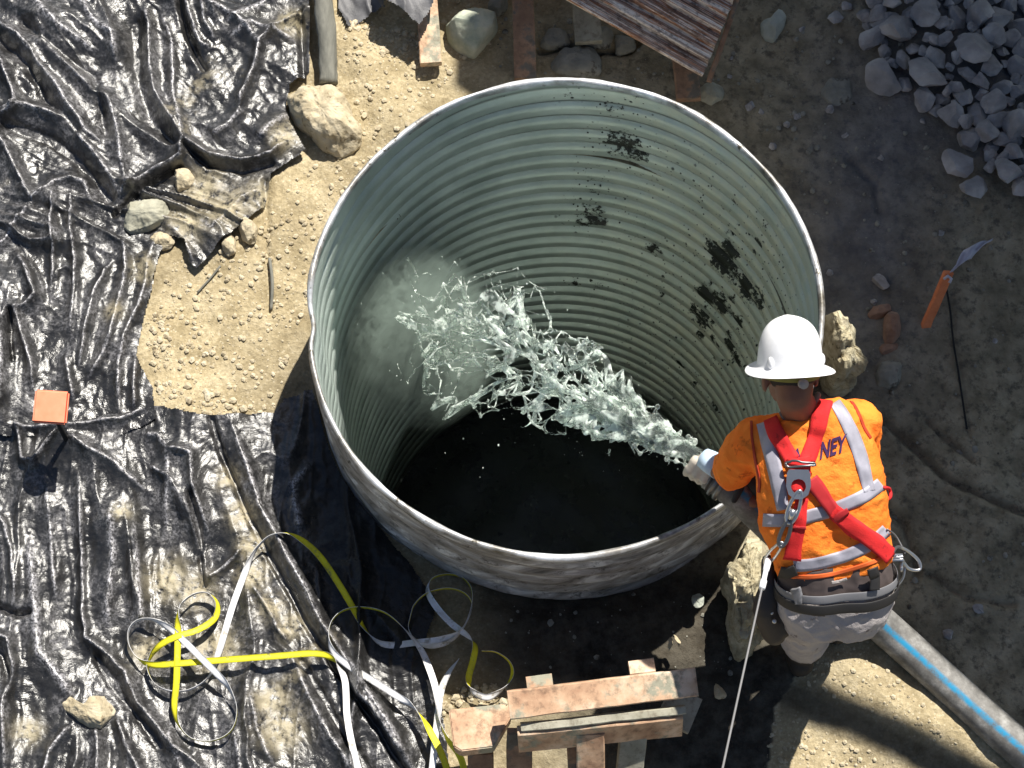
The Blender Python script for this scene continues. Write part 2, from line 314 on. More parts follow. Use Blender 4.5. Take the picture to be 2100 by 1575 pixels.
    gr = nt.nodes.new('ShaderNodeTexGradient'); gr.gradient_type = 'SPHERICAL'; nt.links.new(N(nt, 'ShaderNodeTexCoord').outputs['Object'], gr.inputs[0])
    mp = nt.nodes.new('ShaderNodeMapping'); mp.inputs['Scale'].default_value = (3.0, 2.7, 1.65); nt.links.new(co, mp.inputs[0]); nt.links.new(mp.outputs[0], gr.inputs[0])
    nt.links.new(math_(nt, 'MULTIPLY', math_(nt, 'MULTIPLY', nz, gr.outputs['Fac']), 24.0), pv.inputs['Density']); nt.links.new(pv.outputs[0], out.inputs['Volume'])
    M['mist'] = m
build_mats()

# ------------------------------------------------------------------ ground
R_PIPE = 0.914; RIM_Z = 0.62; PIPE_TILT = Vector((0.0, 0.0, 0.0))
CRACKS = [([(1800, 860), (1850, 905), (1900, 955), (1960, 1000), (2040, 1030), (2130, 1060)], .014, .045),
          ([(1945, 600), (1952, 680), (1965, 760), (1975, 830), (1985, 900)], .007, .008), ([(1900, 870), (1930, 900), (1990, 950)], .010, .03),
          ([(545, 380), (548, 440), (545, 500), (550, 560), (552, 640)], .012, .022), ([(1110, 105), (1170, 95), (1230, 108), (1290, 100), (1310, 85)], .016, .05), ([(1760, 940), (1790, 1010), (1850, 1080), (1880, 1180)], .010, .03), ([(1740, 330), (1790, 380), (1800, 440)], .012, .025), ([(1900, 1180), (1980, 1230), (2080, 1240)], .012, .03),
          ([(400, 590), (430, 560), (450, 540)], .008, .012)]
CR = [(px2w(c), w, h) for c, w, h in CRACKS]
MOUND = [(px2w([(700, 60), (760, 150), (800, 230)]), .10, .035), (px2w([(560, 420), (480, 640), (400, 820)]), .22, .03), (px2w([(1900, 500), (1850, 800), (1950, 1100)]), .3, .05),
         (px2w([(1850, 0), (2000, 200), (2150, 350)]), .35, .12), (px2w([(1650, 1340), (1800, 1430), (1950, 1500)]), .12, .03)]
def gh(X, Y):
    z = 0.055*fbm(X*1.1, Y*1.1, 3, 3) + 0.018*fbm(X*5, Y*5, 11, 3) + 0.007*fbm(X*22, Y*22, 21, 3)
    for c, w, h in MOUND:
        d, t = seg_dist(X, Y, c); z = z + h*np.exp(-(d/w)**2)
    for c, w, h in CR:
        d, t = seg_dist(X+.012*fbm(X*20, Y*20, 5, 2), Y+.012*fbm(X*20, Y*20, 6, 2), c); z = z - h*np.exp(-(d/w)**2)
    r = np.hypot(X, Y); k = np.clip((r-R_PIPE)/0.10, 0, 1)
    return z*k - 0.01*(1-k)
def ghp(x, y): return float(gh(np.array([x]), np.array([y]))[0])
def G(u, v, dz=0.0):
    p = P(u, v, 0.0)
    for _ in range(2): p = P(u, v, ghp(p.x, p.y)+dz)
    return p
def axis_coords(lo, hi, step, far):
    c = np.arange(lo, hi+1e-6, step); ext = np.array([.1, .3, .8, 2, 5, 12, 30, far])
    return np.concatenate([lo-ext[::-1], c, hi+ext])
gx = axis_coords(-2.5, 2.7, 0.0105, 70); gy = axis_coords(-2.2, 2.5, 0.0105, 70)
X, Y = np.meshgrid(gx, gy); Z = gh(X, Y)
RR = np.hypot(X, Y)
near = (RR < R_PIPE+0.012) & (RR > R_PIPE-0.03)                       # snap the hole's edge to a circle
Xs = np.where(near, X*(R_PIPE-.004)/np.maximum(RR, 1e-6), X); Ys = np.where(near, Y*(R_PIPE-.004)/np.maximum(RR, 1e-6), Y)
V = np.stack([Xs, Ys, Z], -1).reshape(-1, 3)
ny, nx = X.shape; idx = np.arange(ny*nx).reshape(ny, nx)
F = np.stack([idx[:-1, :-1], idx[:-1, 1:], idx[1:, 1:], idx[1:, :-1]], -1).reshape(-1, 4)
inside = (RR < R_PIPE-0.03).ravel(); F = F[~inside[F].any(1)]
used = np.unique(F); remap = -np.ones(len(V), int); remap[used] = np.arange(len(used))
ground = mk('ground', V[used], remap[F], M['soil'], origin=(0, 0, 0)); tag(ground, 'dry tan soil and dark clay with painted shade around the pipe', None, None, 'structure')
xu, yu = V[used][:, 0], V[used][:, 1]
ux = 1050 + FPX*(xu-CAM.x)/np.maximum(.5, cp*(yu-CAM.y)+sp*CAM.z); vy = 787.5 - FPX*(sp*(yu-CAM.y)-cp*CAM.z)/np.maximum(.5, cp*(yu-CAM.y)+sp*CAM.z)
wob = 60*fbm(xu*3, yu*3, 31, 3)
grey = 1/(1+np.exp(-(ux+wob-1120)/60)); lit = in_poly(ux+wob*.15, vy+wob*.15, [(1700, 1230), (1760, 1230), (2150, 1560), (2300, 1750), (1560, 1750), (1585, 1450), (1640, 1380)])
grey = np.where(lit, .06, grey)  # sunlit patch coloured paler tan than the shaded soil
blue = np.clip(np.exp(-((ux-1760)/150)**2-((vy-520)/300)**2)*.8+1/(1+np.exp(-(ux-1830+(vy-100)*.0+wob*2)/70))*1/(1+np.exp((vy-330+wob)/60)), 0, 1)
shade_tone = np.clip(np.exp(-((ux-1290)/300)**4-((vy-1290)/125)**4)*1.3*(1.15+.4*fbm(xu*6, yu*6, 8, 3)), 0, 1)*.97  # shaded ground around pipe and worker darkened in the soil colour
shade_tone = np.maximum(shade_tone, np.clip(np.exp(-((ux-1480)/260)**2-((vy-1450)/190)**2)*1.6, 0, 1)*.95*(~lit))
bandm = np.clip(np.exp(-((vy-(1400+(ux-1650)*.46)-40)/38)**2)*1.2, 0, 1)*(ux > 1600)*(ux < 2050); shade_tone = np.maximum(shade_tone, .75*bandm)  # shadow band across the sunlit patch painted into the soil
shade_tone = np.maximum(shade_tone, .45*np.exp(-((ux-640)/120)**2-((vy-950)/260)**2))
attr(ground, 'grey', grey); attr(ground, 'blue', blue); attr(ground, 'shade_tone', shade_tone)

# ------------------------------------------------------------------ the corrugated pipe
def cyl_px(u, v, r=R_PIPE):
    """far-wall intersection of the ray through a pixel with the pipe's inside"""
    d = ray(u, v); a = d.x**2+d.y**2; b_ = 2*(CAM.x*d.x+CAM.y*d.y); c = CAM.x**2+CAM.y**2-r*r
    t = (-b_+math.sqrt(max(0, b_*b_-4*a*c)))/(2*a); p = CAM+d*t; return math.atan2(p.y, p.x), p.z
pipe = empty('corrugated_pipe', (0, 0, 0), 'wide upright corrugated galvanised steel pipe rising out of the ground', 'pipe')
NT = 420; zz = np.arange(RIM_Z-0.012, -3.2, -0.0054); th = np.linspace(0, 2*math.pi, NT, endpoint=False)
TH, ZZ = np.meshgrid(th, zz)
def dent(TH): return 1+0.006*np.sin(2*TH+.6)+0.004*np.sin(3*TH+2)+.0018*np.sin(7*TH)-0.02*np.exp(-((np.angle(np.exp(1j*(TH-math.radians(184)))))/.07)**2)
def rimz(TH): return 0.006*np.sin(TH*2+1)+0.004*np.sin(5*TH)+.003*np.sin(13*TH)-.03*np.exp(-((np.angle(np.exp(1j*(TH-math.radians(180)))))/.08)**2)
lead = 0.62; pitch = 0.118
dep = RIM_Z-ZZ
ph = 2*math.pi*(ZZ + lead*TH/(2*math.pi))/pitch
ncr = round(lead/pitch); ph = 2*math.pi*(ZZ/pitch + ncr*TH/(2*math.pi))
groove = (0.5+0.5*np.cos(ph))**3.2
fade = np.clip((dep-0.03)/0.10, 0, 1)
Rr = R_PIPE*dent(TH)*1.0 - 0.004 + fade*(0.020+.014*np.clip((dep-.4)/.6, 0, 1))*(groove-0.25)
top = np.clip(1-dep/.25, 0, 1)
V = np.stack([Rr*np.cos(TH), Rr*np.sin(TH), ZZ+rimz(TH)*top], -1).reshape(-1, 3)
nz = len(zz); idx = np.arange(nz*NT).reshape(nz, NT)
F = np.stack([idx[:-1], np.roll(idx, -1, 1)[:-1], np.roll(idx, -1, 1)[1:], idx[1:]], -1).reshape(-1, 4)
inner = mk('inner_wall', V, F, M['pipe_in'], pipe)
BL = [((1165, 182), .7, 30), ((1300, 185), .8, 26), ((1325, 192), .9, 18), ((1255, 215), .9, 28), ((1275, 290), 1.1, 48), ((1300, 310), 1.0, 30), ((1225, 360), .9, 22), ((1215, 385), .8, 26), ((1210, 438), 1.1, 42), ((1340, 505), .9, 22),
      ((1480, 525), 1.1, 34), ((1500, 505), 1.0, 20), ((1450, 600), 1.0, 28), ((1480, 620), .9, 24), ((1530, 590), .9, 28), ((1600, 540), .6, 22), ((1440, 650), .8, 30), ((1560, 620), .6, 30), ((1180, 575), .8, 22), ((1230, 585), .7, 26),
      ((1400, 745), .7, 24), ((1500, 700), .6, 22), ((1420, 780), .6, 20), ((1540, 760), .5, 22), ((1330, 900), .5, 30), ((958, 330), .9, 7), ((815, 440), .8, 7), ((1405, 365), .9, 8), ((1310, 220), .7, 20), ((1030, 195), .3, 10)]
rb = random.Random(4); BL += [((rb.gauss(1500, 60), rb.gauss(690, 110)), rb.uniform(.55, .95), rb.uniform(7, 15)) for _ in range(16)] + [((rb.uniform(1180, 1600), rb.uniform(260, 620)), rb.uniform(.4, .8), rb.uniform(7, 16)) for _ in range(22)]
w = np.zeros(TH.shape)
for (u, v), s, r in BL:
    a0, z0 = cyl_px(u, v); da = np.angle(np.exp(1j*(TH-a0)))*R_PIPE; dz = (ZZ-z0)
    wx = r*0.0024; wz = r*0.0036*(1 if v > 300 else .8)
    w = np.maximum(w, s*.72*np.exp(-(da/wx)**2-(dz/wz)**2))
sect = np.exp(-(np.angle(np.exp(1j*(TH-math.radians(38))))/.62)**2)
sect2 = np.exp(-(np.angle(np.exp(1j*(TH-math.radians(28))))/.50)**2)
w = w + .20*sect*np.clip(dep/.5, .35, 1.0) + .24*sect2*np.clip((dep-.25)/.7, 0, 1)*(.7+.9*fbm(TH*3, ZZ*2, 66, 3))
deepd = np.clip((dep-3.05+.25*fbm(TH*2.5, ZZ*1.5, 77, 4))/.12, 0, 1)  # shade near the pipe's foot put into the wall colour
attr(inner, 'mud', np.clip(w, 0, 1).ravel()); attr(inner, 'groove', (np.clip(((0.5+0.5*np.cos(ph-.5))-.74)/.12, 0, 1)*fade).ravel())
attr(inner, 'rust', (np.exp(-(np.angle(np.exp(1j*(TH-math.radians(30))))/.75)**2)*.9).ravel()); attr(inner, 'deep_shade', (deepd*.85).ravel())
# outer wall
zo = np.linspace(RIM_Z-.01, -.14, 60); THo, ZO = np.meshgrid(th, zo); dpo = RIM_Z-ZO
pho = 2*math.pi*(ZO/pitch + ncr*THo/(2*math.pi)); Ro = R_PIPE*dent(THo)+.003+np.clip((dpo-.03)/.10, 0, 1)*(0.020+.014*np.clip((dpo-.4)/.6, 0, 1))*((.5+.5*np.cos(pho))**3.2-.25)
V = np.stack([Ro*np.cos(THo), Ro*np.sin(THo), ZO+rimz(THo)*np.clip(1-dpo/.25, 0, 1)], -1).reshape(-1, 3); idx = np.arange(60*NT).reshape(60, NT)
F = np.stack([idx[:-1], idx[1:], np.roll(idx, -1, 1)[1:], np.roll(idx, -1, 1)[:-1]], -1).reshape(-1, 4)
mk('outer_wall', V, F, M['pipe_out'], pipe)
# rim: a hammered, slightly flared lip
prof = [(-.007, -.03), (-.009, -.005), (-.006, .003), (.001, .006), (.008, .004), (.012, -.001), (.014, -.008), (.012, -.015), (.009, -.020), (.008, -.05)]
T1, Kk = np.meshgrid(th, np.arange(len(prof))); pr = np.array(prof)[Kk]
flare = (1+.5*fbm(np.cos(T1)*6, np.sin(T1)*6, 41, 3)); rr_ = R_PIPE*dent(T1)+pr[..., 0]*flare
V = np.stack([rr_*np.cos(T1), rr_*np.sin(T1), RIM_Z+pr[..., 1]+rimz(T1)+.003*fbm(np.cos(T1)*15, np.sin(T1)*15, 43, 2)], -1).reshape(-1, 3); idx = np.arange(len(prof)*NT).reshape(-1, NT)
F = np.stack([idx[:-1], idx[1:], np.roll(idx, -1, 1)[1:], np.roll(idx, -1, 1)[:-1]], -1).reshape(-1, 4)
mk('rim', V, F, M['rim'], pipe)
# dark water standing at the bottom
t_ = np.linspace(0, 2*math.pi, 64, endpoint=False); rs = np.linspace(0.02, R_PIPE-.03, 20)
V = [(r*math.cos(t), r*math.sin(t), -3.02+.01*mnoise.noise(Vector((r*math.cos(t)*4, r*math.sin(t)*4, 0)))) for r in rs for t in t_]
F = [(i*64+j, i*64+(j+1) % 64, (i+1)*64+(j+1) % 64, (i+1)*64+j) for i in range(19) for j in range(64)] + [tuple(range(64))[::-1]]
tag(mk('water', V, F, M['dark_water']), 'black water standing at the bottom of the pipe', None, None, 'structure')

# ------------------------------------------------------------------ plastic sheeting
def gx_path(l): return px2w(l)
UP = [  # (polyline px, width m, height m, sign)
 ([(0, 58), (45, 90), (75, 135), (120, 185), (150, 235), (185, 280), (215, 305)], .020, .050), ([(20, -60), (70, 10), (110, 60), (150, 90), (205, 118)], .03, .03),
 ([(85, 60), (95, 100), (130, 140), (190, 190), (225, 215), (245, 270), (255, 340), (262, 390)], .022, .045), ([(150, -60), (160, 0), (200, 60), (240, 90), (245, 140)], .028, .04),
 ([(300, 30), (310, 60), (312, 120), (322, 200), (350, 250), (382, 300)], .014, .045), ([(335, 40), (355, 90), (357, 200), (375, 260), (385, 300)], .016, .03),
 ([(375, -60), (385, 0), (400, 60), (415, 100), (440, 110)], .014, .03), ([(415, -60), (420, 0), (425, 60), (445, 95)], .014, .03), ([(640, 35), (600, 55), (560, 80), (535, 105), (530, 150), (500, 210), (495, 240)], .015, .04),
 ([(535, 110), (510, 70), (470, 40), (430, 20)], .02, .03), ([(0, 120), (30, 190), (38, 220), (30, 240), (0, 255)], .015, .04), ([(-20, 240), (60, 230), (130, 250), (165, 290), (210, 340), (248, 408)], .022, .05),
 ([(-60, 180), (0, 285), (30, 335), (55, 390), (70, 425), (95, 405), (120, 382), (145, 375), (175, 385), (200, 435)], .017, .045), ([(115, 400), (112, 460), (118, 520), (110, 600)], .010, .028), ([(150, 395), (152, 480), (160, 540), (155, 620), (150, 690)], .011, .028),
 ([(-20, 530), (20, 500), (70, 430)], .018, .035), ([(245, 410), (300, 372), (375, 335), (384, 302)], .014, .045), ([(384, 302), (430, 335), (500, 345), (560, 330), (600, 300)], .013, .045), ([(440, 290), (470, 275), (500, 240)], .02, .03),
 ([(40, 525), (60, 560), (80, 620), (60, 640), (40, 647), (52, 690), (75, 760), (78, 810)], .013, .04), ([(232, 545), (210, 590), (195, 625), (182, 690), (172, 760)], .011, .032), ([(258, 500), (262, 560), (248, 640), (235, 700), (215, 750), (190, 780)], .015, .038),
 ([(320, 500), (290, 640), (262, 700), (250, 760), (250, 850)], .014, .03), ([(145, 730), (150, 780), (160, 830)], .012, .025), ([(-10, 600), (5, 660), (16, 720), (10, 830), (-10, 870)], .018, .04), ([(285, 740), (282, 845)], .011, .03),
 ([(400, 460), (440, 480), (500, 420), (545, 400)], .02, .02), ([(340, 470), (380, 500), (400, 540)], .012, .02), ([(600, 250), (560, 270), (530, 300)], .03, .03), ([(600, -50), (560, 10), (470, 60)], .03, .03), ([(480, 90), (520, 60), (610, 100)], .02, .025)]
UPV = [([(368, -60), (372, 0), (385, 70), (405, 120), (425, 150)], .012, .05), ([(0, 85), (60, 140), (100, 210), (160, 280)], .02, .035), ([(20, 260), (100, 290), (160, 330), (225, 410)], .022, .04), ([(240, 445), (300, 392), (372, 352)], .010, .05),
       ([(385, 315), (430, 352), (500, 362), (560, 345)], .011, .05), ([(280, 60), (285, 160), (310, 250), (360, 300)], .03, .03), ([(620, 40), (622, 120), (628, 190)], .012, .03), ([(30, 650), (28, 700), (32, 750)], .008, .04), ([(60, 60), (120, 120), (200, 170), (220, 280)], .02, .03)]
LO = [([(-10, 880), (100, 890), (180, 878), (250, 872), (325, 835)], .012, .03), ([(0, 1050), (15, 1080), (30, 1140), (38, 1240)], .014, .03), ([(65, 1110), (75, 1200), (80, 1270), (88, 1340), (130, 1400), (150, 1430)], .035, .04),
 ([(165, 980), (172, 1050), (172, 1130), (170, 1220), (180, 1310), (230, 1350), (260, 1385), (290, 1450), (350, 1520), (430, 1590)], .014, .04), ([(235, 1050), (238, 1100), (235, 1150), (225, 1230), (228, 1290)], .032, .045),
 ([(-10, 1300), (25, 1315), (33, 1370), (15, 1440), (20, 1600)], .012, .045), ([(380, 1020), (400, 1090), (422, 1150), (425, 1190)], .010, .035), ([(425, 1192), (460, 1165), (500, 1128)], .010, .03), ([(515, 1190), (545, 1240), (570, 1290), (600, 1325)], .013, .035),
 ([(240, 1470), (260, 1530), (300, 1600)], .011, .03), ([(150, 1490), (110, 1540), (95, 1600)], .014, .03), ([(520, 1420), (530, 1500), (560, 1570)], .016, .03), ([(350, 930), (395, 940), (400, 1000), (430, 1100)], .014, .035), ([(310, 960), (350, 990), (385, 1060)], .014, .035),
 ([(150, 900), (190, 930), (250, 960), (300, 1010)], .016, .03), ([(40, 860), (45, 900), (50, 950), (75, 955), (110, 915), (130, 890)], .012, .045), ([(480, 880), (510, 960), (545, 1060), (600, 1160), (660, 1280), (740, 1400), (800, 1490), (850, 1590)], .022, .05),
 ([(600, 1350), (640, 1440), (700, 1540), (720, 1600)], .016, .03), ([(300, 900), (330, 905), (350, 930), (340, 1100)], .018, .025), ([(100, 1000), (110, 1100), (120, 1230)], .016, .025), ([(280, 1080), (290, 1200), (300, 1290)], .016, .025), ([(700, 1390), (760, 1450), (830, 1560)], .014, .035),
 ([(640, 950), (600, 1000), (620, 1100)], .03, .03), ([(700, 1150), (740, 1230), (830, 1330)], .03, .03), ([(200, 1490), (210, 1600)], .012, .025), ([(480, 1500), (500, 1600)], .012, .025), ([(350, 1500), (380, 1600)], .02, .02)]
LOV = [([(438, 870), (452, 920), (480, 985), (520, 1080), (575, 1180), (635, 1290), (715, 1410), (775, 1495), (830, 1590)], .010, .06), ([(0, 1245), (40, 1262), (65, 1258)], .012, .04), ([(-10, 1330), (10, 1345), (18, 1400)], .02, .03), ([(200, 1350), (260, 1440), (330, 1530)], .02, .03),
       ([(395, 1020), (415, 1130), (420, 1200)], .012, .03), ([(620, 1360), (680, 1460), (760, 1590)], .014, .04)]
MUDS = {'u': [(420, 400, 45), (545, 420, 40), (300, 560, 25), (240, 650, 18), (590, 290, 30), (385, 470, 40), (470, 440, 50), (600, 60, 30)],
        'l': [(470, 990, 22), (500, 1060, 26), (520, 1120, 26), (350, 1190, 38), (400, 1215, 36), (555, 1250, 26), (580, 1500, 40), (560, 1440, 30), (300, 1340, 26), (440, 1340, 40), (600, 1290, 26), (260, 1060, 16), (520, 1180, 30), (60, 1500, 24)]}
def sheet(name, poly, ridges, valleys, muds, label, lift, seed, drape=0.0, step=.0046):
    W = px2w(poly); xs = [p[0] for p in W]; ys = [p[1] for p in W]
    X, Y = np.meshgrid(np.arange(min(xs), max(xs), step), np.arange(min(ys), max(ys), step))
    wx = X + .010*fbm(X*14, Y*14, seed, 3); wy = Y + .010*fbm(X*14, Y*14, seed+5, 3)
    ins = in_poly(wx, wy, W) & (np.hypot(X, Y) > R_PIPE+.03)
    g = gh(X, Y); crest = np.zeros(X.shape); h = .016*(fbm(X*2.2, Y*2.2, seed+1, 2)+.5)
    jx = X + .018*fbm(X*9, Y*9, seed+2, 3); jy = Y + .018*fbm(X*9, Y*9, seed+3, 3)
    # procedural crumple: ridged noise, drawn out along the slope
    an = np.radians(38)/(1+np.exp(-(Y-.62)/.10)); al = X*np.sin(an)-Y*np.cos(an); ac = X*np.cos(an)+Y*np.sin(an)
    wq = .05*fbm(X*3.5, Y*3.5, seed+20, 3)
    f1 = fbm((ac+wq)*4.6, al*1.0, seed+7, 2); r1 = np.clip(1-np.abs(f1)*3.4, 0, 1)**2.2
    f2 = fbm((ac+wq*.7)*14, al*3.2, seed+9, 2); r2 = np.clip(1-np.abs(f2)*3.2, 0, 1)**2.5
    r3 = np.clip(1-np.abs(fbm(jx*16, jy*13, seed+15, 2))*3, 0, 1)**2
    amp = np.clip(.5+1.1*fbm(X*2.5, Y*2.5, seed+30, 2), .15, 1)
    h = h + .066*r1*amp + .007*r2*(.3+amp) + .002*r3; crest = np.maximum(crest, .55*np.clip(r1-.55, 0, 1)/.45*amp); crest = np.maximum(crest, .3*np.clip(r2-.7, 0, 1)/.3*amp)
    crest = crest*np.clip(.75+1.3*fbm(X*7, Y*7, seed+44, 3), .1, 1)
    for pts, w_, hh in ridges:
        d, t = seg_dist(jx, jy, px2w(pts)); d2, _ = seg_dist(X, Y, px2w(pts)); d = .6*d+.4*d2
        env = np.clip(np.minimum(t, 1-t)*6+.25, 0, 1)
        h = h + 1.25*hh*env*(.7*np.exp(-d/w_)+.3*np.exp(-(d/(2.2*w_))**2)); crest = np.maximum(crest, env*np.exp(-(d/(w_*.42))**2))
    for pts, w_, hh in valleys:
        d, t = seg_dist(.5*X+.5*jx, .5*Y+.5*jy, px2w(pts)); h = h - hh*np.exp(-(d/w_)**2); crest = crest*(1-np.exp(-(d/(w_*1.3))**2))
    Z = g + lift + np.maximum(h, -.010-lift*.2) + .0016*fbm(X*60, Y*60, seed+4, 2)
    Z = np.maximum(Z, g+.004)
    mud = np.zeros(X.shape)
    for (u, v, r) in muds:
        c = P(u, v); mud = np.maximum(mud, np.exp(-((jx-c.x)**2+(jy-c.y)**2)/(r/530)**2))
    ny, nx = X.shape; idx = np.arange(ny*nx).reshape(ny, nx); F = np.stack([idx[:-1, :-1], idx[:-1, 1:], idx[1:, 1:], idx[1:, :-1]], -1).reshape(-1, 4)
    F = F[ins.ravel()[F].all(1)]; used = np.unique(F); rm = -np.ones(ny*nx, int); rm[used] = np.arange(len(used))
    V = np.stack([X, Y, Z], -1).reshape(-1, 3)[used]
    o = mk(name, V, rm[F], M['plastic']); tag(o, label, 'plastic sheet', 'black plastic sheets laid on the soil')
    attr(o, 'crest', np.clip(crest, 0, 1).ravel()[used]); attr(o, 'mud', mud.ravel()[used]); attr(o, 'shade_tone', (1/(1+np.exp(-(Y*-.0+X+.94+.10*fbm(X*5, Y*5, 71, 3)+.0)/.03))*(1/(1+np.exp((np.hypot(X+.16, Y+.34)-1.0)/.05)))*(Y < .2)).ravel()[used]); return o  # last mask paints the pipe's round cast shadow on the sheet
sheet('plastic_sheet', [(-500, -450), (645, -450), (640, 0), (638, 165), (600, 185), (590, 240), (630, 320), (560, 372), (550, 430), (470, 500), (405, 560), (392, 545), (385, 500), (345, 490), (325, 560), (305, 650), (285, 740), (318, 800), (328, 870), (250, 905), (-500, 905)],
      UP, UPV, MUDS['u'], 'rumpled black plastic sheet over the upper left ground with stones on its edge', .022, 50)
sheet('plastic_sheet', [(-500, 872), (180, 872), (335, 842), (420, 862), (560, 850), (580, 820), (640, 800), (720, 1000), (840, 1160), (900, 1240), (870, 1340), (905, 1430), (930, 1620), (960, 1950), (-500, 1950)],
      LO, LOV, MUDS['l'], 'creased muddy black plastic sheet on the lower left under the yellow tapes', .012, 90)

# ------------------------------------------------------------------ unseen slabs added out of view, outlines shaped to throw the shade
def slab(name, poly_px, z0, thick, parent, mat):
    k = (z0)/SUN.z; W = [P(u, v) + SUN*k for u, v in poly_px]; n = len(W)
    V = [tuple(p) for p in W] + [(p.x, p.y, p.z+thick) for p in W]
    area = sum(W[i].x*W[(i+1) % n].y-W[(i+1) % n].x*W[i].y for i in range(n))
    F = [tuple(range(n))[::-1] if area > 0 else tuple(range(n)), tuple(range(n, 2*n)) if area > 0 else tuple(range(n, 2*n))[::-1]] + [(i, (i+1) % n, n+(i+1) % n, n+i) for i in range(n)]
    return mk(name, V, F, mat, parent, smooth=False)
DZ = 4.2
blocker = slab('shade_blocker', [(1075, -60), (1030, 30), (935, 110), (930, 185), (1080, 290), (1330, 300), (1560, 460), (1640, 640), (1680, 820), (1690, 1100), (1745, 1235), (1930, 1400), (2180, 1625), (2300, 1760), (2900, 2200), (4200, 1900), (4200, -2600), (1500, -2600)], DZ, .02, None, M['concrete'])
tag(blocker, 'flat unseen blocker added to shade the right side', None, None, 'structure')
bar = slab('shade_bar', [(2300, 1720), (2010, 1568), (1650, 1400), (1610, 1385), (1575, 1400), (1580, 1560), (1592, 1468), (1735, 1500), (1905, 1585), (2290, 1810)], DZ-.25, .02, None, M['concrete'])
tag(bar, 'unseen bar added to throw the dark band', None, None, 'structure')

# ------------------------------------------------------------------ stones
def ico(sub=3):
    bm = bmesh.new(); bmesh.ops.create_icosphere(bm, subdivisions=sub, radius=1.0)
    V = np.array([v.co[:] for v in bm.verts]); F = np.array([[v.index for v in f.verts] for f in bm.faces]); bm.free(); return V, F
ICO = {k: ico(k) for k in (1, 2, 3, 4, 5)}
def stone_shape(seed, sub=4, cuts=9, rough=.05, flat=.75):
    """a broken stone: sphere clipped by random planes, then roughened"""
    r = random.Random(seed); V, F = ICO[sub]; V = V.copy()
    for _ in range(cuts):
        n = Vector((r.uniform(-1, 1), r.uniform(-1, 1), r.uniform(-1, 1))).normalized(); d = r.uniform(.42, .80); n = np.array(n)
        k = V@n; over = k > d; V[over] -= np.outer(k[over]-d, n)
    off = Vector((seed*1.7, seed*.9, 3))
    for i in range(len(V)):
        v = Vector(V[i]); q = mnoise.fractal(v*2.2+off, 0.8, 2.1, 5); V[i] += np.array(v.normalized())*q*rough*2.2
    V[:, 2] *= flat; return V, F
def outline_rock(name, pts, h, mat, label, cat='stone', z=None, rough=.02, seed=0, group=None, topf=.62, zoff=0.0, fine=1.0):
    """a stone with the photo's outline: closed, rounded-shouldered body standing on the ground"""
    c = np.mean(np.array(pts, float), 0); zg = G(*c).z if z is None else z
    base = [np.array(P(u, v, zg+h*.25))[:2] for u, v in pts]
    q = smooth_path([np.append(b, 0) for b in base+[base[0]]], 4)[:-1]; B = np.array([p[:2] for p in q]); n = len(B); cc = B.mean(0)
    lev = [(0.0, .80), (.12, .95), (.3, 1.0), (.55, .97), (.78, .88), (.92, .74), (1.0, .56), (1.03, .36), (1.03, .15)]
    V = []
    for hz, s in lev:
        for i in range(n):
            p = cc+(B[i]-cc)*s; V.append([p[0], p[1], zg-.015+zoff+h*hz])
    V.append([cc[0], cc[1], zg-.015+zoff+h*1.03]); V.append([cc[0], cc[1], zg-.015+zoff])
    F = [(k*n+i, k*n+(i+1) % n, (k+1)*n+(i+1) % n, (k+1)*n+i) for k in range(len(lev)-1) for i in range(n)]
    L = (len(lev)-1)*n; F += [(L+i, L+(i+1) % n, len(V)-2) for i in range(n)] + [((i+1) % n, i, len(V)-1) for i in range(n)]
    bm = bmesh.new(); vs = [bm.verts.new(v) for v in V]
    for f in F: bm.faces.new([vs[i] for i in f])
    bmesh.ops.recalc_face_normals(bm, faces=bm.faces)
    bmesh.ops.subdivide_edges(bm, edges=bm.edges, cuts=2, use_grid_fill=True); bm.normal_update()
    off = Vector((seed*3.1, seed, 0)); rr = random.Random(seed)
    pl = []
    for _ in range(13):
        a = rr.uniform(0, 6.283); el = rr.uniform(.1, 1.2); nrm = Vector((math.cos(a)*math.cos(el), math.sin(a)*math.cos(el), math.sin(el))); pl.append(nrm)
    ctr = Vector((cc[0], cc[1], zg+h*.4)); ext = max(np.ptp(B[:, 0]), np.ptp(B[:, 1]))*.5
    for nrm in pl:
        sup = max((v.co-ctr).dot(nrm) for v in bm.verts); lim = sup*rr.uniform(.74, .92)
        for v in bm.verts:
            k = (v.co-ctr).dot(nrm)-lim
            if k > 0: v.co -= nrm*k*.9
    dirs = []
    for v in bm.verts:
        q = mnoise.fractal(v.co*(11*fine)+off, .9, 2.1, 4)*rough*.75 + mnoise.fractal(v.co*(75*fine)+off, .8, 2.1, 2)*.0022
        dirs.append((v, q))
    for v, q in dirs: v.co += ((v.co-ctr).normalized()*.8+Vector((0, 0, .3)))*q
    V2 = [tuple(v.co) for v in bm.verts]; bm.verts.index_update(); F2 = [[v.index for v in f.verts] for f in bm.faces]; bm.free()
    o = mk(name, V2, F2, mat); sharp(o, 40); return tag(o, label, cat, group)
RT, RG, RP = M['rock_tan'], M['rock_grey'], M['rock_pale']
outline_rock('boulder', [(588, 192), (606, 178), (645, 176), (680, 182), (712, 205), (722, 235), (735, 262), (738, 290), (712, 314), (688, 322), (655, 298), (625, 275), (605, 250), (592, 220)], .15, RT, 'big rough tan boulder beside the pipe at the plastic edge', 'boulder', seed=3, rough=.028)
outline_rock('stone', [(358, 352), (380, 345), (398, 356), (400, 378), (388, 398), (370, 398), (357, 378)], .05, RT, 'small round tan stone just under the fold of the upper black sheet', seed=4, zoff=.03, rough=.012)
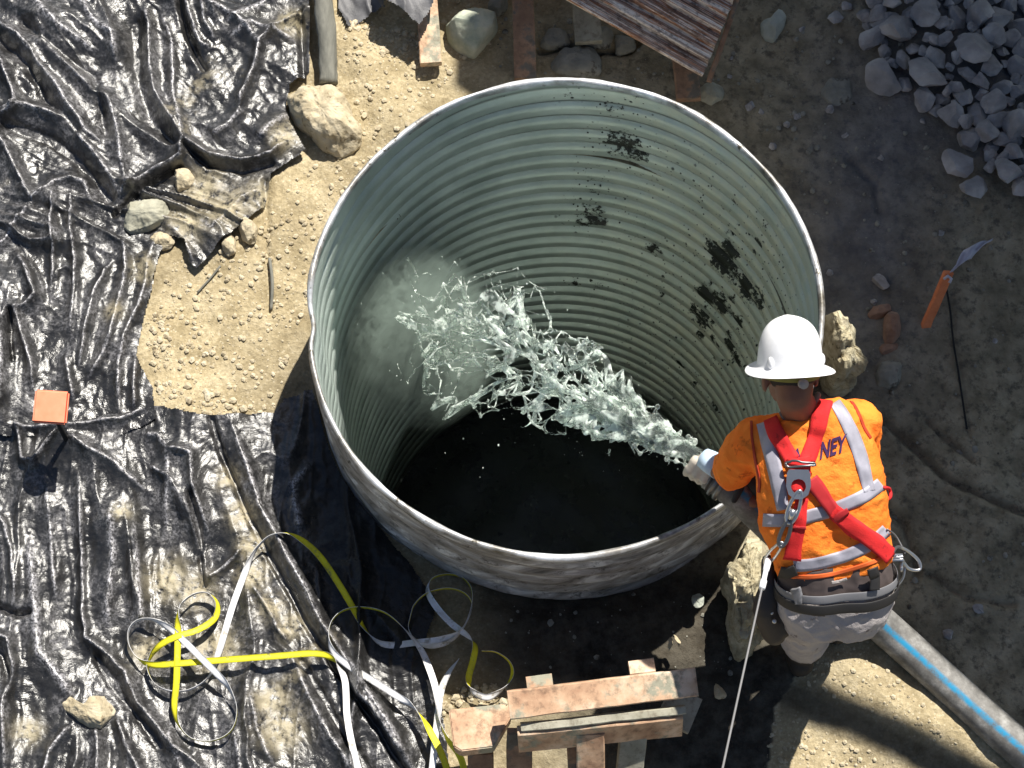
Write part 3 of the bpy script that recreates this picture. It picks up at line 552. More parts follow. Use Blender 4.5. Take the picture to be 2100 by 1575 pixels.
outline_rock('stone', [(246, 462), (258, 428), (285, 418), (330, 416), (362, 428), (360, 448), (335, 465), (300, 482), (272, 492), (252, 482)], .075, RG, 'flat grey stone lying alone on the upper black sheet', seed=5, zoff=.03, rough=.015)
outline_rock('stone', [(302, 490), (318, 478), (345, 476), (360, 490), (352, 510), (330, 515), (308, 508)], .045, RT, 'small cream stone right below the flat grey stone', seed=6, zoff=.02, rough=.01)
outline_rock('stone', [(486, 452), (502, 445), (526, 452), (530, 478), (524, 500), (506, 503), (492, 488)], .05, RT, 'egg shaped tan stone at the sheet edge near the pipe', seed=7, zoff=.02, rough=.012)
outline_rock('stone', [(455, 488), (470, 478), (484, 490), (484, 515), (468, 526), (456, 510)], .035, RT, 'small crumbly tan stone left of the egg shaped stone', seed=8, zoff=.02, rough=.014)
outline_rock('stone', [(124, 1434), (142, 1428), (165, 1442), (180, 1446), (192, 1428), (215, 1424), (243, 1446), (236, 1470), (224, 1500), (205, 1503), (178, 1490), (150, 1470), (130, 1455)], .075, RT, 'heart shaped tan stone on the lower black sheet', seed=9, zoff=.02, rough=.014)
outline_rock('concrete_chunk', [(1012, -22), (1034, -8), (1042, 14), (1022, 30), (1002, 18)], .10, M['slab'], 'small grey lump touching the green stained concrete chunk', 'rubble', seed=17, rough=.012)
outline_rock('concrete_chunk', [(913, 45), (940, 34), (985, 26), (1018, 34), (1026, 48), (1004, 80), (982, 106), (968, 114), (942, 106), (918, 92)], .16, M['concrete'], 'green stained concrete chunk between the two orange boards', 'rubble', seed=10, rough=.012, fine=.6)
outline_rock('stone', [(1578, 40), (1600, 20), (1613, 28), (1610, 50), (1595, 75), (1580, 86), (1562, 70), (1560, 45)], .07, RP, 'pale greenish stone alone in the shade right of the rusty steel', seed=11, rough=.01)
outline_rock('stone', [(1435, 180), (1450, 168), (1478, 172), (1484, 195), (1475, 214), (1450, 216), (1436, 204)], .05, RG, 'round grey stone just below the corner of the rusty steel', seed=12, rough=.012)
outline_rock('stone', [(1415, 1228), (1432, 1222), (1442, 1232), (1440, 1252), (1425, 1258), (1414, 1246)], .05, RP, 'small white stone in the shade below the pipe rim', seed=13, rough=.008, zoff=.10)
outline_rock('stone', [(1462, 1406), (1478, 1402), (1490, 1418), (1485, 1440), (1470, 1448), (1456, 1450), (1456, 1425)], .05, RT, 'small lit tan stone right of the timber frame', seed=14, rough=.014, zoff=.12)
outline_rock('stone', [(1796, 748), (1820, 735), (1850, 742), (1855, 765), (1838, 790), (1812, 795), (1795, 775)], .05, M['slab'], 'flat grey stone in the shade right of the helmet', seed=15, rough=.01)
outline_rock('stone', [(1680, 165), (1722, 150), (1752, 172), (1748, 205), (1712, 222), (1690, 205)], .03, M['slab'], 'half buried grey slab left of the crushed stone heap', seed=16, rough=.012)
# earth banks that the sun still reaches
outline_rock('earth_bank', [(1540, 1082), (1560, 1105), (1556, 1160), (1556, 1205), (1543, 1250), (1552, 1285), (1566, 1310), (1545, 1335), (1522, 1348), (1500, 1330), (1490, 1290), (1493, 1240), (1485, 1190), (1505, 1165), (1520, 1130)], .34, M['clod'], 'sunlit ridge of crumbly yellow earth left of the worker', 'earth heap', seed=20, rough=.045, fine=1.3)
outline_rock('earth_bank', [(1672, 672), (1690, 678), (1712, 700), (1738, 705), (1744, 740), (1758, 765), (1752, 790), (1730, 800), (1700, 790), (1685, 760), (1670, 720)], .48, M['clod'], 'sunlit crumbly earth clod between the helmet and the pipe', 'earth heap', seed=21, rough=.05, fine=1.3)
outline_rock('stone', [(1500, 1315), (1530, 1300), (1550, 1308), (1540, 1330), (1520, 1348), (1502, 1335)], .10, RG, 'grey stone at the foot of the sunlit earth ridge', seed=22, rough=.012, zoff=.26)
outline_rock('stone', [(1815, 640), (1840, 632), (1848, 665), (1842, 700), (1815, 705), (1812, 670)], .07, M['brick'], 'dull red broken block left of the orange stake', 'brick', seed=23, rough=.004)
outline_rock('stone', [(1790, 628), (1825, 622), (1828, 640), (1795, 655), (1780, 645)], .04, M['brick'], 'thin dull red shard beside the broken block', 'brick', seed=24, rough=.006)
outline_rock('stone', [(1800, 705), (1840, 702), (1838, 720), (1806, 728)], .03, M['brick'], 'small reddish shard below the broken block', 'brick', seed=25, rough=.006)
outline_rock('clay_slab', [(1125, 60), (1165, 52), (1168, 90), (1125, 100), (1108, 92)], .05, M['slab'], 'cracked grey clay lump right of the brown board', 'clay', seed=31, rough=.015)
outline_rock('clay_slab', [(1172, 100), (1190, 92), (1250, 112), (1248, 150), (1150, 152), (1128, 125), (1150, 100)], .06, M['slab'], 'broad grey clay slab between the crack and the pipe rim', 'clay', seed=32, rough=.018)
outline_rock('clay_slab', [(1180, 62), (1210, 55), (1255, 62), (1252, 95), (1190, 90), (1172, 80)], .06, M['slab'], 'pale clay slab under the pale board end', 'clay', seed=33, rough=.015)
outline_rock('clay_slab', [(1262, 70), (1300, 80), (1302, 102), (1262, 110)], .05, M['slab'], 'small clay slab beside the edge of the rusty steel', 'clay', seed=34, rough=.012)
for i, (pts, lab) in enumerate([([(1378, 1312), (1386, 1308), (1396, 1335), (1390, 1345)], 'thin lit splinter of stone above the timber frame'), ([(1362, 1340), (1372, 1318), (1378, 1325), (1368, 1362)], 'narrow lit clod touching the back of the timber frame')]):
    outline_rock('clod', pts, .05, RT, lab, 'earth clod', seed=40+i, rough=.008, zoff=.12)

# crushed stone heap, upper right
protos = [stone_shape(100+i, 4, 14, .022, random.uniform(.55, .8)) for i in range(12)]
pro_me = []
for i, (V, F) in enumerate(protos):
    o = mk('crushed_stone', V*.05, F, M['rock_blue'], origin=(0, 0, 0)); sharp(o, 30); pro_me.append(o.data); bpy.data.objects.remove(o)
named = [((1805, 175), 45, 'pale flat faced stone at the left tip of the crushed stone heap'), ((1898, 168), 48, 'large grey stone just right of the pale flat faced stone'), ((1990, 118), 52, 'largest brownish stone in the middle of the crushed stone heap'),
         ((1892, 45), 42, 'broad blue grey stone near the top edge of the heap'), ((2037, 52), 33, 'oval blue grey stone near the top right of the heap'), ((2030, 222), 28, 'upright light stone in the right half of the heap'),
         ((1950, 248), 36, 'wide grey stone at the lower edge of the heap'), ((2075, 270), 34, 'grey stone at the right frame edge below the heap'), ((1995, 395), 33, 'lowest pale stone lying clear of the heap'), ((1962, 350), 38, 'broad stone touching the lowest pale stone'), ((2062, 365), 38, 'pale round stone at the right edge below the heap'),
         ((1835, 75), 40, 'blue grey stone at the upper left of the heap'), ((1788, 90), 30, 'half buried stone left of the heap'), ((2015, 280), 28, 'dark stone under the lower edge of the heap')]
used_pts = []
rng = random.Random(5)
def put_stone(u, v, r, label, group, zadd=0.0):
    c = G(u, v); me = rng.choice(pro_me); o = bpy.data.objects.new('crushed_stone', me); COL.objects.link(o)
    s = r/530/.05*1.18; o.location = (c.x, c.y, c.z+zadd+r/530*.28); o.scale = (s*rng.uniform(.9, 1.15), s*rng.uniform(.8, 1.0), s*rng.uniform(.85, 1.1)); o.rotation_euler = (rng.uniform(-.35, .35), rng.uniform(-.35, .35), rng.uniform(0, 6.28))
    tag(o, label, 'stone', group); used_pts.append((u, v, r)); return o
GRP = 'crushed stones heaped in the upper right shade'
for (u, v), r, lab in named: put_stone(u, v, r, lab, GRP, .04)
heap = [(1740, -120), (1760, 0), (1770, 60), (1850, 180), (1900, 235), (1960, 285), (2010, 300), (2030, 380), (2100, 400), (2330, 420), (2330, -120)]
tries = 0; cnt = 0
while tries < 9000 and cnt < 262:
    tries += 1; u = rng.uniform(1740, 2300); v = rng.uniform(-110, 410)
    if not in_poly(np.array([u]), np.array([v]), heap)[0]: continue
    r = rng.choice([12, 16, 20, 24, 28, 34])*(1.0 if v > 120 else 1.1)
    if any((u-a)**2+(v-b)**2 < ((r+c)*.50)**2 for a, b, c in used_pts): continue
    put_stone(u, v, r, 'blue grey broken stone among many in the shaded heap', GRP, rng.uniform(0, .05)); cnt += 1
# scattered stones round the right side
for (u, v, r) in [(1612, 257), (1635, 240), (1560, 230), (1538, 220), (1585, 302), (1807, 325), (1700, 280), (1735, 278), (1645, 50), (1733, 15), (1715, 40), (1497, 158), (1500, 120), (1890, 330), (1855, 500), (1790, 560), (1760, 590), (1770, 470), (1900, 250)] and [(1612, 257, 9), (1635, 240, 10), (1560, 230, 7), (1538, 220, 12), (1585, 302, 11), (1807, 325, 9), (1700, 227, 11), (1735, 278, 8), (1645, 60, 8), (1735, 15, 13), (1715, 40, 22), (1497, 158, 7), (1500, 120, 5), (1893, 250, 8), (1802, 575, 20), (1790, 620, 8), (1700, 560, 8), (1930, 480, 9), (1945, 1300, 12), (2005, 1250, 14), (2040, 700, 6)]:
    put_stone(u, v, r, 'small stone scattered on the shaded ground right of the pipe', 'small stones scattered on the shaded ground')
# fine gravel: one mass
def gravel(name, regions, mat, label, seed):
    r = np.random.RandomState(seed); Vb, Fb = ICO[1]; Vs, Fs = [], []; k = 0
    for poly, n, lo, hi in regions:
        W = np.array(px2w(poly)); x0, y0 = W.min(0); x1, y1 = W.max(0); got = 0
        while got < n:
            x, y = r.uniform(x0, x1, 4*n), r.uniform(y0, y1, 4*n); ok = in_poly(x, y, [tuple(w) for w in W]) & (np.hypot(x, y) > R_PIPE+.03)
            x, y = x[ok][:n-got], y[ok][:n-got]; z = gh(x, y)
            for i in range(len(x)):
                s = lo*.7+(hi*1.35-lo*.7)*r.rand()**5; a = r.uniform(0, 6.28); V = Vb*(1+.35*(r.rand(len(Vb), 1)-.5)); V = V*[s*r.uniform(.8, 1.3), s, s*.7]
                V = V@np.array([[math.cos(a), math.sin(a), 0], [-math.sin(a), math.cos(a), 0], [0, 0, 1]]); Vs.append(V+[x[i], y[i], z[i]+s*.2]); Fs.append(Fb+k*len(Vb)); k += 1
            got += len(x)
    return tag(mk(name, np.concatenate(Vs), np.concatenate(Fs), mat, smooth=False, origin=(0, 0, 0)), label, 'gravel', None, 'stuff')
LEFTG = [(700, 40), (830, 60), (940, 150), (860, 240), (740, 380), (660, 560), (600, 700), (560, 850), (330, 850), (300, 720), (350, 540), (560, 440), (640, 330), (740, 300)]
gravel('gravel', [(LEFTG, 1900, .0025, .010), ([(320, 780), (560, 830), (540, 860), (340, 860)], 140, .004, .014), ([(290, 650), (350, 640), (360, 760), (320, 770)], 90, .004, .011), ([(720, 50), (880, 60), (900, 160), (760, 120)], 160, .004, .012),
                  ([(1700, 1260), (2000, 1560), (1640, 1400)], 420, .002, .008), ([(1590, 1460), (1900, 1590), (1560, 1600)], 340, .002, .008), ([(900, 1415), (1040, 1400), (1050, 1470), (910, 1470)], 120, .005, .016), ([(1050, 0), (1050, 60), (900, 200), (900, 0)], 90, .003, .012)], M['rock_tan'], 'fine tan gravel strewn over the sunlit soil', 3)
gravel('gravel', [([(1400, 100), (1780, 0), (2000, 420), (1800, 600), (1700, 500), (1560, 270)], 260, .003, .011), ([(1700, 500), (2200, 400), (2200, 1600), (1760, 1150)], 200, .003, .011), ([(1000, 30), (1400, 60), (1400, 170), (1000, 150)], 150, .003, .011), ([(1000, 1200), (1500, 1200), (1500, 1400), (1000, 1400)], 60, .003, .010)], M['slab'], 'fine grey gravel strewn over the shaded soil', 4)

# ------------------------------------------------------------------ lumber
def board(p0, p1, w, t, mat, name, parent=None, up=None, bev=.004, label=None, cat=None, group=None, seed=1, ends=None):
    """a sawn board from p0 to p1, w wide across and t thick along 'up'"""
    p0, p1 = Vector(p0), Vector(p1); ax = (p1-p0).normalized(); up = Vector(up or (0, 0, 1)); side = ax.cross(up).normalized(); up = side.cross(ax).normalized(); L = (p1-p0).length
    n = max(6, int(L/.03)); prof = [(-w/2+bev, -t/2), (w/2-bev, -t/2), (w/2, -t/2+bev), (w/2, t/2-bev), (w/2-bev, t/2), (-w/2+bev, t/2), (-w/2, t/2-bev), (-w/2, -t/2+bev)]
    V = []
    for i in range(n+1):
        for (a, b) in prof:
            p = p0+ax*(L*i/n)+side*a+up*b; q = mnoise.noise(p*9+Vector((seed, 0, 0)))*.0022+mnoise.noise(p*40)*.0010; V.append(p+side*q+up*q)
        if i in (0, n): pass
    F = [(i*8+k, i*8+(k+1) % 8, (i+1)*8+(k+1) % 8, (i+1)*8+k) for i in range(n) for k in range(8)] + [tuple(range(8))[::-1], tuple(range(n*8, n*8+8))]
    o = mk(name, V, F, mat, parent, smooth=False)
    if label or cat: tag(o, label, cat, group)
    return o
def PT(u, v, z): return P(u, v, z)
board(PT(884, 132, .07), PT(868, -110, .11), .088, .04, M['wood'], 'board', label='bright orange board lying sunlit near the top edge', cat='board', group='boards above the pipe', seed=1)
board(PT(1078, 163, .08), PT(1068, -110, .16), .088, .04, M['wood_dark'], 'board', label='brown board in half shade running up from the pipe rim', cat='board', group='boards above the pipe', seed=2)
board(PT(1207, 88, .07), PT(1194, -90, .12), .11, .04, M['wood_pale'], 'board', label='pale weathered board disappearing under the rusty steel', cat='board', group='boards above the pipe', seed=3)
board(PT(1412, 205, .10), PT(1400, 60, .12), .10, .04, M['wood_dark'], 'board', label='dull brown board poking out below the rusty steel corner', cat='board', group='boards above the pipe', seed=4)
# grey round post, upper left
def tube(path, rad, mat, name, parent=None, seg=12, closed=False, cap=True, aux=None, label=None, cat=None, group=None, kind=None):
    path = [Vector(p) for p in path]; n = len(path); rads = rad if isinstance(rad, (list, tuple)) else [rad]*n
    V = []; ref = Vector((0, 0, 1)); st = []
    t0 = (path[1]-path[0]).normalized(); nrm = (ref-t0*ref.dot(t0)); nrm = nrm.normalized() if nrm.length > .05 else t0.orthogonal().normalized()
    for i, p in enumerate(path):
        a, b = (path[(i+1) % n], path[i-1]) if closed else (path[min(n-1, i+1)], path[max(0, i-1)])
        t = (a-b).normalized(); nrm = (nrm-t*nrm.dot(t)).normalized(); bi = t.cross(nrm)
        for k in range(seg):
            an = 2*math.pi*k/seg; V.append(p+(nrm*math.cos(an)+bi*math.sin(an))*rads[i]); st.append(an)
    F = [(i*seg+k, i*seg+(k+1) % seg, ((i+1) % n)*seg+(k+1) % seg, ((i+1) % n)*seg+k) for i in range(n if closed else n-1) for k in range(seg)]
    if not closed and cap: F += [tuple(range(seg))[::-1], tuple(range((n-1)*seg, n*seg))]
    if name is None: return V, F
    o = mk(name, V, F, mat, parent)
    if label or cat: tag(o, label, cat, group, kind)
    return o
pp = smooth_path([PT(674, 172, .06), PT(671, 80, .10), PT(663, 0, .13), PT(655, -110, .16)], 10)
V, F = tube(pp, .038, None, None, seg=20); V = [v+Vector((mnoise.noise(v*30), mnoise.noise(v*30+Vector((5, 0, 0))), 0))*.006 for v in V]
tag(mk('post', V, F, M['wood_grey']), 'grey weathered round post on the right edge of the upper black sheet', 'post')
# torn grey tarp corner hanging over the orange board
def cloth_patch(name, pts, z, mat, label, cat):
    W = px2w(pts, z); xs = [p[0] for p in W]; ys = [p[1] for p in W]; X, Y = np.meshgrid(np.arange(min(xs), max(xs), .006), np.arange(min(ys), max(ys), .006))
    ins = in_poly(X+.004*fbm(X*30, Y*30, 3), Y, W); Z = z+.02*fbm(X*6, Y*6, 5, 3)+.03*(1-np.abs(fbm(X*9+Y*4, Y*3, 9, 3))*3).clip(0, 1)**2
    ny, nx = X.shape; idx = np.arange(ny*nx).reshape(ny, nx); F = np.stack([idx[:-1, :-1], idx[:-1, 1:], idx[1:, 1:], idx[1:, :-1]], -1).reshape(-1, 4); F = F[ins.ravel()[F].all(1)]
    used = np.unique(F); rm = -np.ones(ny*nx, int); rm[used] = np.arange(len(used)); return tag(mk(name, np.stack([X, Y, Z], -1).reshape(-1, 3)[used], rm[F], mat), label, cat)
M['tarp'] = pmat('grey_tarp', [(0.3, (0.05, 0.05, 0.055)), (0.7, (0.16, 0.16, 0.17))], 12, .55, 0, .5, 40, .006)
cloth_patch('tarp', [(765, -130), (780, 0), (810, 15), (860, 52), (880, 30), (898, -5), (905, -130)], .19, M['tarp'], 'grey tarp corner hanging over the orange board at the top edge', 'tarp')
cloth_patch('tarp', [(690, -130), (694, 20), (712, 60), (740, 45), (790, 20), (780, -130)], .05, M['tarp'], 'dark tarp strip beside the grey post at the top edge', 'tarp')

# ribbed rusty steel, top
A_, B_, C_ = PT(1150, -6, .30), PT(1440, 158, .26), PT(1508, -6, .38)
ax = (B_-A_).normalized(); ac = C_-B_; ac = (ac-ax*ac.dot(ax)); Wd = ac.length*1.35; ac = ac.normalized(); nrm = ax.cross(ac).normalized()
if nrm.z < 0: nrm = -nrm
# the end cut runs B->C; ribs run along ax
steel = empty('ribbed_steel_sheet', (B_.x, B_.y, 0), 'rusty white and brown ribbed steel sheeting jutting in at the top edge', 'steel sheet')
nu, nv = 150, 170; Vv = []
cutdir = (C_-B_); slope = cutdir.dot(ax)/cutdir.dot(ac)
for j in range(nv):
    s = j/(nv-1)*Wd; rp = s/.062*2*math.pi; hgt = .018*np.tanh(2.4*math.sin(rp))+.006*math.sin(rp*2.0+.5)
    for i in range(nu):
        t = -i/(nu-1)*1.7+slope*s+.004*mnoise.noise(Vector((s*40, 0, 0))); p = B_+ax*t+ac*s+nrm*(hgt+.004*mnoise.noise(Vector((t*5, s*9, 1)))); Vv.append(p)
Fv = [(j*nu+i, j*nu+i+1, (j+1)*nu+i+1, (j+1)*nu+i) for j in range(nv-1) for i in range(nu-1)]
n0 = len(Vv); Vv += [v-nrm*.007 for v in Vv]; Fv += [tuple(n0+i for i in f)[::-1] for f in Fv[:]]
for j in range(nv-1): Fv += [(j*nu, (j+1)*nu, n0+(j+1)*nu, n0+j*nu), (j*nu+nu-1, n0+j*nu+nu-1, n0+(j+1)*nu+nu-1, (j+1)*nu+nu-1)]
for i in range(nu-1): Fv += [(i+1, i, n0+i, n0+i+1), ((nv-1)*nu+i, (nv-1)*nu+i+1, n0+(nv-1)*nu+i+1, n0+(nv-1)*nu+i)]
# the pattern needs coordinates along and across the ribs: rotate the part itself
o = mk('sheet', Vv, Fv, M['rust'], steel)
Rm = Matrix((ax, ac, nrm)).transposed().to_4x4(); me = o.data
me.transform(Rm.inverted()); o.matrix_local = Rm
board(B_-nrm*.03+ax*.03, B_+cutdir*1.3-nrm*.03+ax*.02-ax*.02, .02, .03, M['wood_dark'], 'end_strip', steel, up=nrm, seed=9)

# timber frame, bottom
fr = empty('timber_frame', G(1200, 1640), 'stained timber frame of stacked boards on posts at the bottom edge', 'timber frame')
up_t = Vector((0, -.25, 1)).normalized()
board(PT(1043, 1446, .46), PT(1428, 1398, .46), .098, .040, M['wood'], 'top_board', fr, up=up_t, seed=11)
board(PT(1068, 1492, .405), PT(1405, 1455, .405), .030, .05, M['wood_pale'], 'edge_strip', fr, up=up_t, seed=12)
board(PT(1062, 1516, .345), PT(1398, 1482, .345), .04, .13, M['wood'], 'face_board', fr, up=(0, .35, 1), seed=13)
board(PT(1080, 1404, .435), PT(1133, 1397, .435), .05, .035, M['wood'], 'block', fr, seed=14)
board(PT(1290, 1372, .435), PT(1342, 1365, .435), .05, .035, M['wood'], 'block', fr, seed=15)
board(PT(1210, 1500, .36), PT(1215, 1700, .02), .098, .040, M['wood'], 'post', fr, up=(0, -1, .5), seed=16)
board(PT(1066, 1500, .30), PT(1062, 1690, .0), .09, .040, M['wood_dark'], 'post', fr, up=(0, -1, .5), seed=17)
board(PT(1300, 1500, .30), PT(1278, 1690, .0), .095, .040, M['wood_pale'], 'post', fr, up=(0, -1, .5), seed=18)
board(PT(1176, 1500, .28), PT(1184, 1690, .0), .05, .04, M['wood_dark'], 'brace', fr, up=(0, -1, .5), seed=19)
board(PT(1360, 1440, .28), PT(1425, 1470, .27), .13, .03, M['wood_pale'], 'end_block', fr, seed=23)
# cut plywood gusset left of it
pl = [PT(u, v, .30) for u, v in [(920, 1455), (1030, 1443), (1048, 1450), (1048, 1470), (1012, 1532), (945, 1540), (930, 1530)]]
V = [tuple(p) for p in pl]+[tuple(p-Vector((0, .012, .055))) for p in pl]; n = len(pl)
F = [tuple(range(n))[::-1], tuple(range(n, 2*n))]+[(i, (i+1) % n, n+(i+1) % n, n+i) for i in range(n)]
gus = mk('board', V, F, M['wood'], smooth=False); bm = bmesh.new(); bm.from_mesh(gus.data); bmesh.ops.recalc_face_normals(bm, faces=bm.faces); bmesh.ops.bevel(bm, geom=list(bm.edges), offset=.004, segments=2, affect='EDGES'); bm.to_mesh(gus.data); bm.free()
tag(gus, 'orange board with a slanted cut end left of the timber frame', 'board')
board(PT(985, 1540, .20), PT(990, 1640, .02), .09, .04, M['wood_dark'], 'board', up=(0, -1, .5), label='short upright board under the slant cut board', cat='board', seed=20)

# ------------------------------------------------------------------ stake with square cap (left)
st = empty('capped_stake', G(112, 880), 'thin stake with a square salmon orange cap on the black sheet', 'stake')
cz = .34; c = PT(105, 835, cz)
tube([G(150, 930, -.05), PT(128, 885, .13), c-Vector((0, 0, .02))], .010, M['cord_black'], 'rod', st, seg=10)
bm = bmesh.new(); bmesh.ops.create_cube(bm, size=1); bmesh.ops.scale(bm, vec=(.126, .122, .022), verts=bm.verts); bmesh.ops.bevel(bm, geom=list(bm.edges), offset=.007, segments=3, affect='EDGES')
bmesh.ops.rotate(bm, matrix=Matrix.Rotation(math.radians(-4), 3, 'Z') @ Matrix.Rotation(math.radians(12), 3, 'X'), verts=bm.verts); bmesh.ops.translate(bm, vec=c, verts=bm.verts)
bm.verts.index_update(); bm.normal_update(); V = [tuple(v.co) for v in bm.verts]; F = [[v.index for v in f.verts] for f in bm.faces]; fm = [0 if f.normal.z > .8 else 1 for f in bm.faces]; bm.free()
mk('cap', V, F, [M['orange_top'], M['red_side']], st, smooth=False, fmat=fm)

# orange stake with white flag (right)
sk = empty('flagged_stake', G(1893, 680), 'orange wooden stake with a white flag leaning in the shade', 'stake')
a, b = G(1893, 682, -.03), PT(1945, 558, .24)
board(a, b, .040, .022, M['orange_stake'], 'stake', sk, up=(.2, -.8, .6), seed=21)
fp = smooth_path([PT(1945, 562, .235), PT(1962, 545, .25), PT(1985, 520, .26), PT(2010, 503, .25), PT(2036, 490, .24)], 6); wd = [.006, .010, .045, .018, .004]
V = []; n = len(fp)
for i, p in enumerate(fp):
    w_ = np.interp(i/(n-1)*4, range(5), wd); t = Vector(fp[min(n-1, i+1)]-fp[max(0, i-1)]).normalized(); s = t.cross(Vector((0, -.3, 1))).normalized()
    for a_ in (-.5, -.2, .15, .5): V.append(Vector(p)+s*w_*a_+Vector((0, 0, .012*math.sin(a_*6+i*.6))))
F = [(i*4+k, i*4+k+1, (i+1)*4+k+1, (i+1)*4+k) for i in range(n-1) for k in range(3)]
o = mk('flag', V, F, M['flag_white'], sk); sm = o.modifiers.new('s', 'SOLIDIFY'); sm.thickness = .0015
tube([PT(1936, 572, .235), PT(1944, 566, .25), PT(1951, 572, .24), PT(1947, 580, .232)], .006, M['flag_white'], 'knot', sk, seg=8)
tube(smooth_path([G(1941, 592, .012), G(1949, 640, .010), G(1955, 700, .010), G(1965, 760, .010), G(1974, 820, .010), G(1983, 880, .008)], 6), .004, M['cord_black'], 'cord', label='thin black cord lying on the ground below the orange stake', cat='cord', seg=6)
# twigs
for i, (a, b, lab) in enumerate([(((405, 600)), ((452, 545)), 'thin dark twig on the tan soil near the plastic edge'), ((553, 530), (556, 635), 'dark root lying in the tan soil left of the pipe')]):
    pth = smooth_path([G(*a, .008), G((a[0]+b[0])/2+4, (a[1]+b[1])/2-3, .012), G(*b, .006)], 8); tube(pth, [.004 if i == 0 else .007]*len(pth), M['wood_grey'], 'twig', label=lab, cat='twig', seg=6)

# ------------------------------------------------------------------ tapes
def tape(name, pts, label, w=.024, n=10):
    """two-faced ribbon; each point: u, v, height, turn (0 yellow up, 90 on edge, 180 white up)"""
    pts3 = []
    for u, v, z, a in pts:
        p = G(u, v, 0); g = p.z; p = P(u, v, g+z+.014); pts3.append(np.array([p.x, p.y, p.z, a]))
    q = smooth_path(pts3, n); m_ = len(q); V0, V1 = [], []
    for i in range(m_):
        t = Vector((q[min(m_-1, i+1)]-q[max(0, i-1)])[:3]).normalized(); side = t.cross(Vector((0, 0, 1))).normalized(); upv = side.cross(t); an = math.radians(q[i][3])
        d = side*math.cos(an)+upv*math.sin(an); nn = -side*math.sin(an)+upv*math.cos(an); c = Vector(q[i][:3])
        for k in (-.5, -.17, .17, .5):
            V0.append(c+d*w*k+nn*.0007); V1.append(c+d*w*k-nn*.0007)
    n0 = len(V0); F, fm = [], []
    for i in range(m_-1):
        for k in range(3):
            f = (i*4+k, i*4+k+1, (i+1)*4+k+1, (i+1)*4+k); F.append(f); fm.append(0); F.append(tuple(n0+x for x in f)[::-1]); fm.append(1)
        for k in (0, 3): F.append((i*4+k, (i+1)*4+k, n0+(i+1)*4+k, n0+i*4+k)); fm.append(1)
    o = mk(name, V0+V1, F, [M['tape_yellow'], M['tape_white']], fmat=fm); bm = bmesh.new(); bm.from_mesh(o.data); bm.free()
    return tag(o, label, 'tape', 'yellow and white webbing tapes left of the timber frame')
tape('tape', [(742, 1600, .05, 180), (725, 1540, .05, 180), (712, 1470, .055, 180), (708, 1400, .06, 172), (695, 1368, .06, 120), (676, 1347, .065, 30), (640, 1340, .07, 5), (560, 1346, .07, 0), (450, 1354, .08, 0), (360, 1361, .08, 0), (312, 1363, .07, 25), (285, 1352, .06, 80), (266, 1325, .06, 88),
              (264, 1295, .07, 92), (280, 1274, .08, 95), (310, 1270, .09, 100), (345, 1287, .095, 150), (375, 1312, .10, 180), (410, 1347, .10, 180), (445, 1382, .09, 172), (470, 1412, .07, 120), (486, 1455, .05, 95), (475, 1497, .045, 90), (440, 1518, .045, 90), (395, 1515, .045, 88), (367, 1487, .05, 70),
              (358, 1450, .06, 15), (362, 1400, .075, 0), (364, 1340, .09, 0), (365, 1290, .10, 5), (364, 1262, .105, 60), (372, 1238, .09, 85), (400, 1218, .07, 88), (428, 1217, .06, 85), (446, 1238, .055, 60), (440, 1268, .06, 25), (405, 1292, .08, 0), (365, 1304, .10, 0), (330, 1322, .09, 20), (310, 1345, .07, 70),
              (303, 1372, .05, 88), (318, 1402, .045, 92), (350, 1417, .045, 92), (390, 1414, .045, 92), (428, 1388, .05, 92), (446, 1345, .055, 150), (460, 1300, .06, 178), (478, 1240, .06, 180), (500, 1180, .055, 170), (513, 1148, .055, 120), (530, 1120, .06, 95), (555, 1098, .07, 85), (588, 1093, .08, 70),
              (620, 1108, .08, 30), (655, 1140, .07, 10), (690, 1190, .06, 5), (720, 1240, .06, 8), (745, 1285, .05, 60), (770, 1313, .045, 110), (800, 1323, .045, 160), (850, 1318, .045, 178), (905, 1311, .05, 160), (945, 1293, .055, 100), (965, 1250, .06, 88), (967, 1210, .06, 85), (948, 1185, .06, 85), (915, 1178, .06, 88), (885, 1188, .06, 92),
              (877, 1212, .06, 130), (895, 1245, .06, 178), (925, 1278, .055, 178), (960, 1305, .05, 120), (974, 1325, .045, 40), (970, 1355, .04, 5), (961, 1392, .04, 20), (970, 1418, .04, 130), (1000, 1430, .04, 165), (1032, 1412, .04, 95), (1050, 1385, .05, 60), (1045, 1358, .055, 80), (1018, 1338, .055, 90), (988, 1335, .05, 92)],
     'long looping tape, yellow on one face and white on the other, crossing the black sheet')
tape('tape', [(842, 1262, .05, 90), (838, 1290, .045, 92), (855, 1316, .04, 100), (885, 1325, .04, 130), (925, 1314, .04, 110), (955, 1280, .05, 90), (968, 1240, .055, 88), (950, 1215, .055, 88), (915, 1207, .055, 88), (875, 1217, .055, 90), (850, 1240, .05, 90), (842, 1262, .05, 90)], 'closed thin loop of tape standing on edge in the pipe shadow', n=6)
tape('tape', [(940, 1352, .04, 100), (920, 1380, .06, 140), (906, 1412, .08, 175), (900, 1450, .09, 180), (893, 1510, .09, 180), (884, 1600, .09, 180)], 'white tape running straight out at the bottom edge')
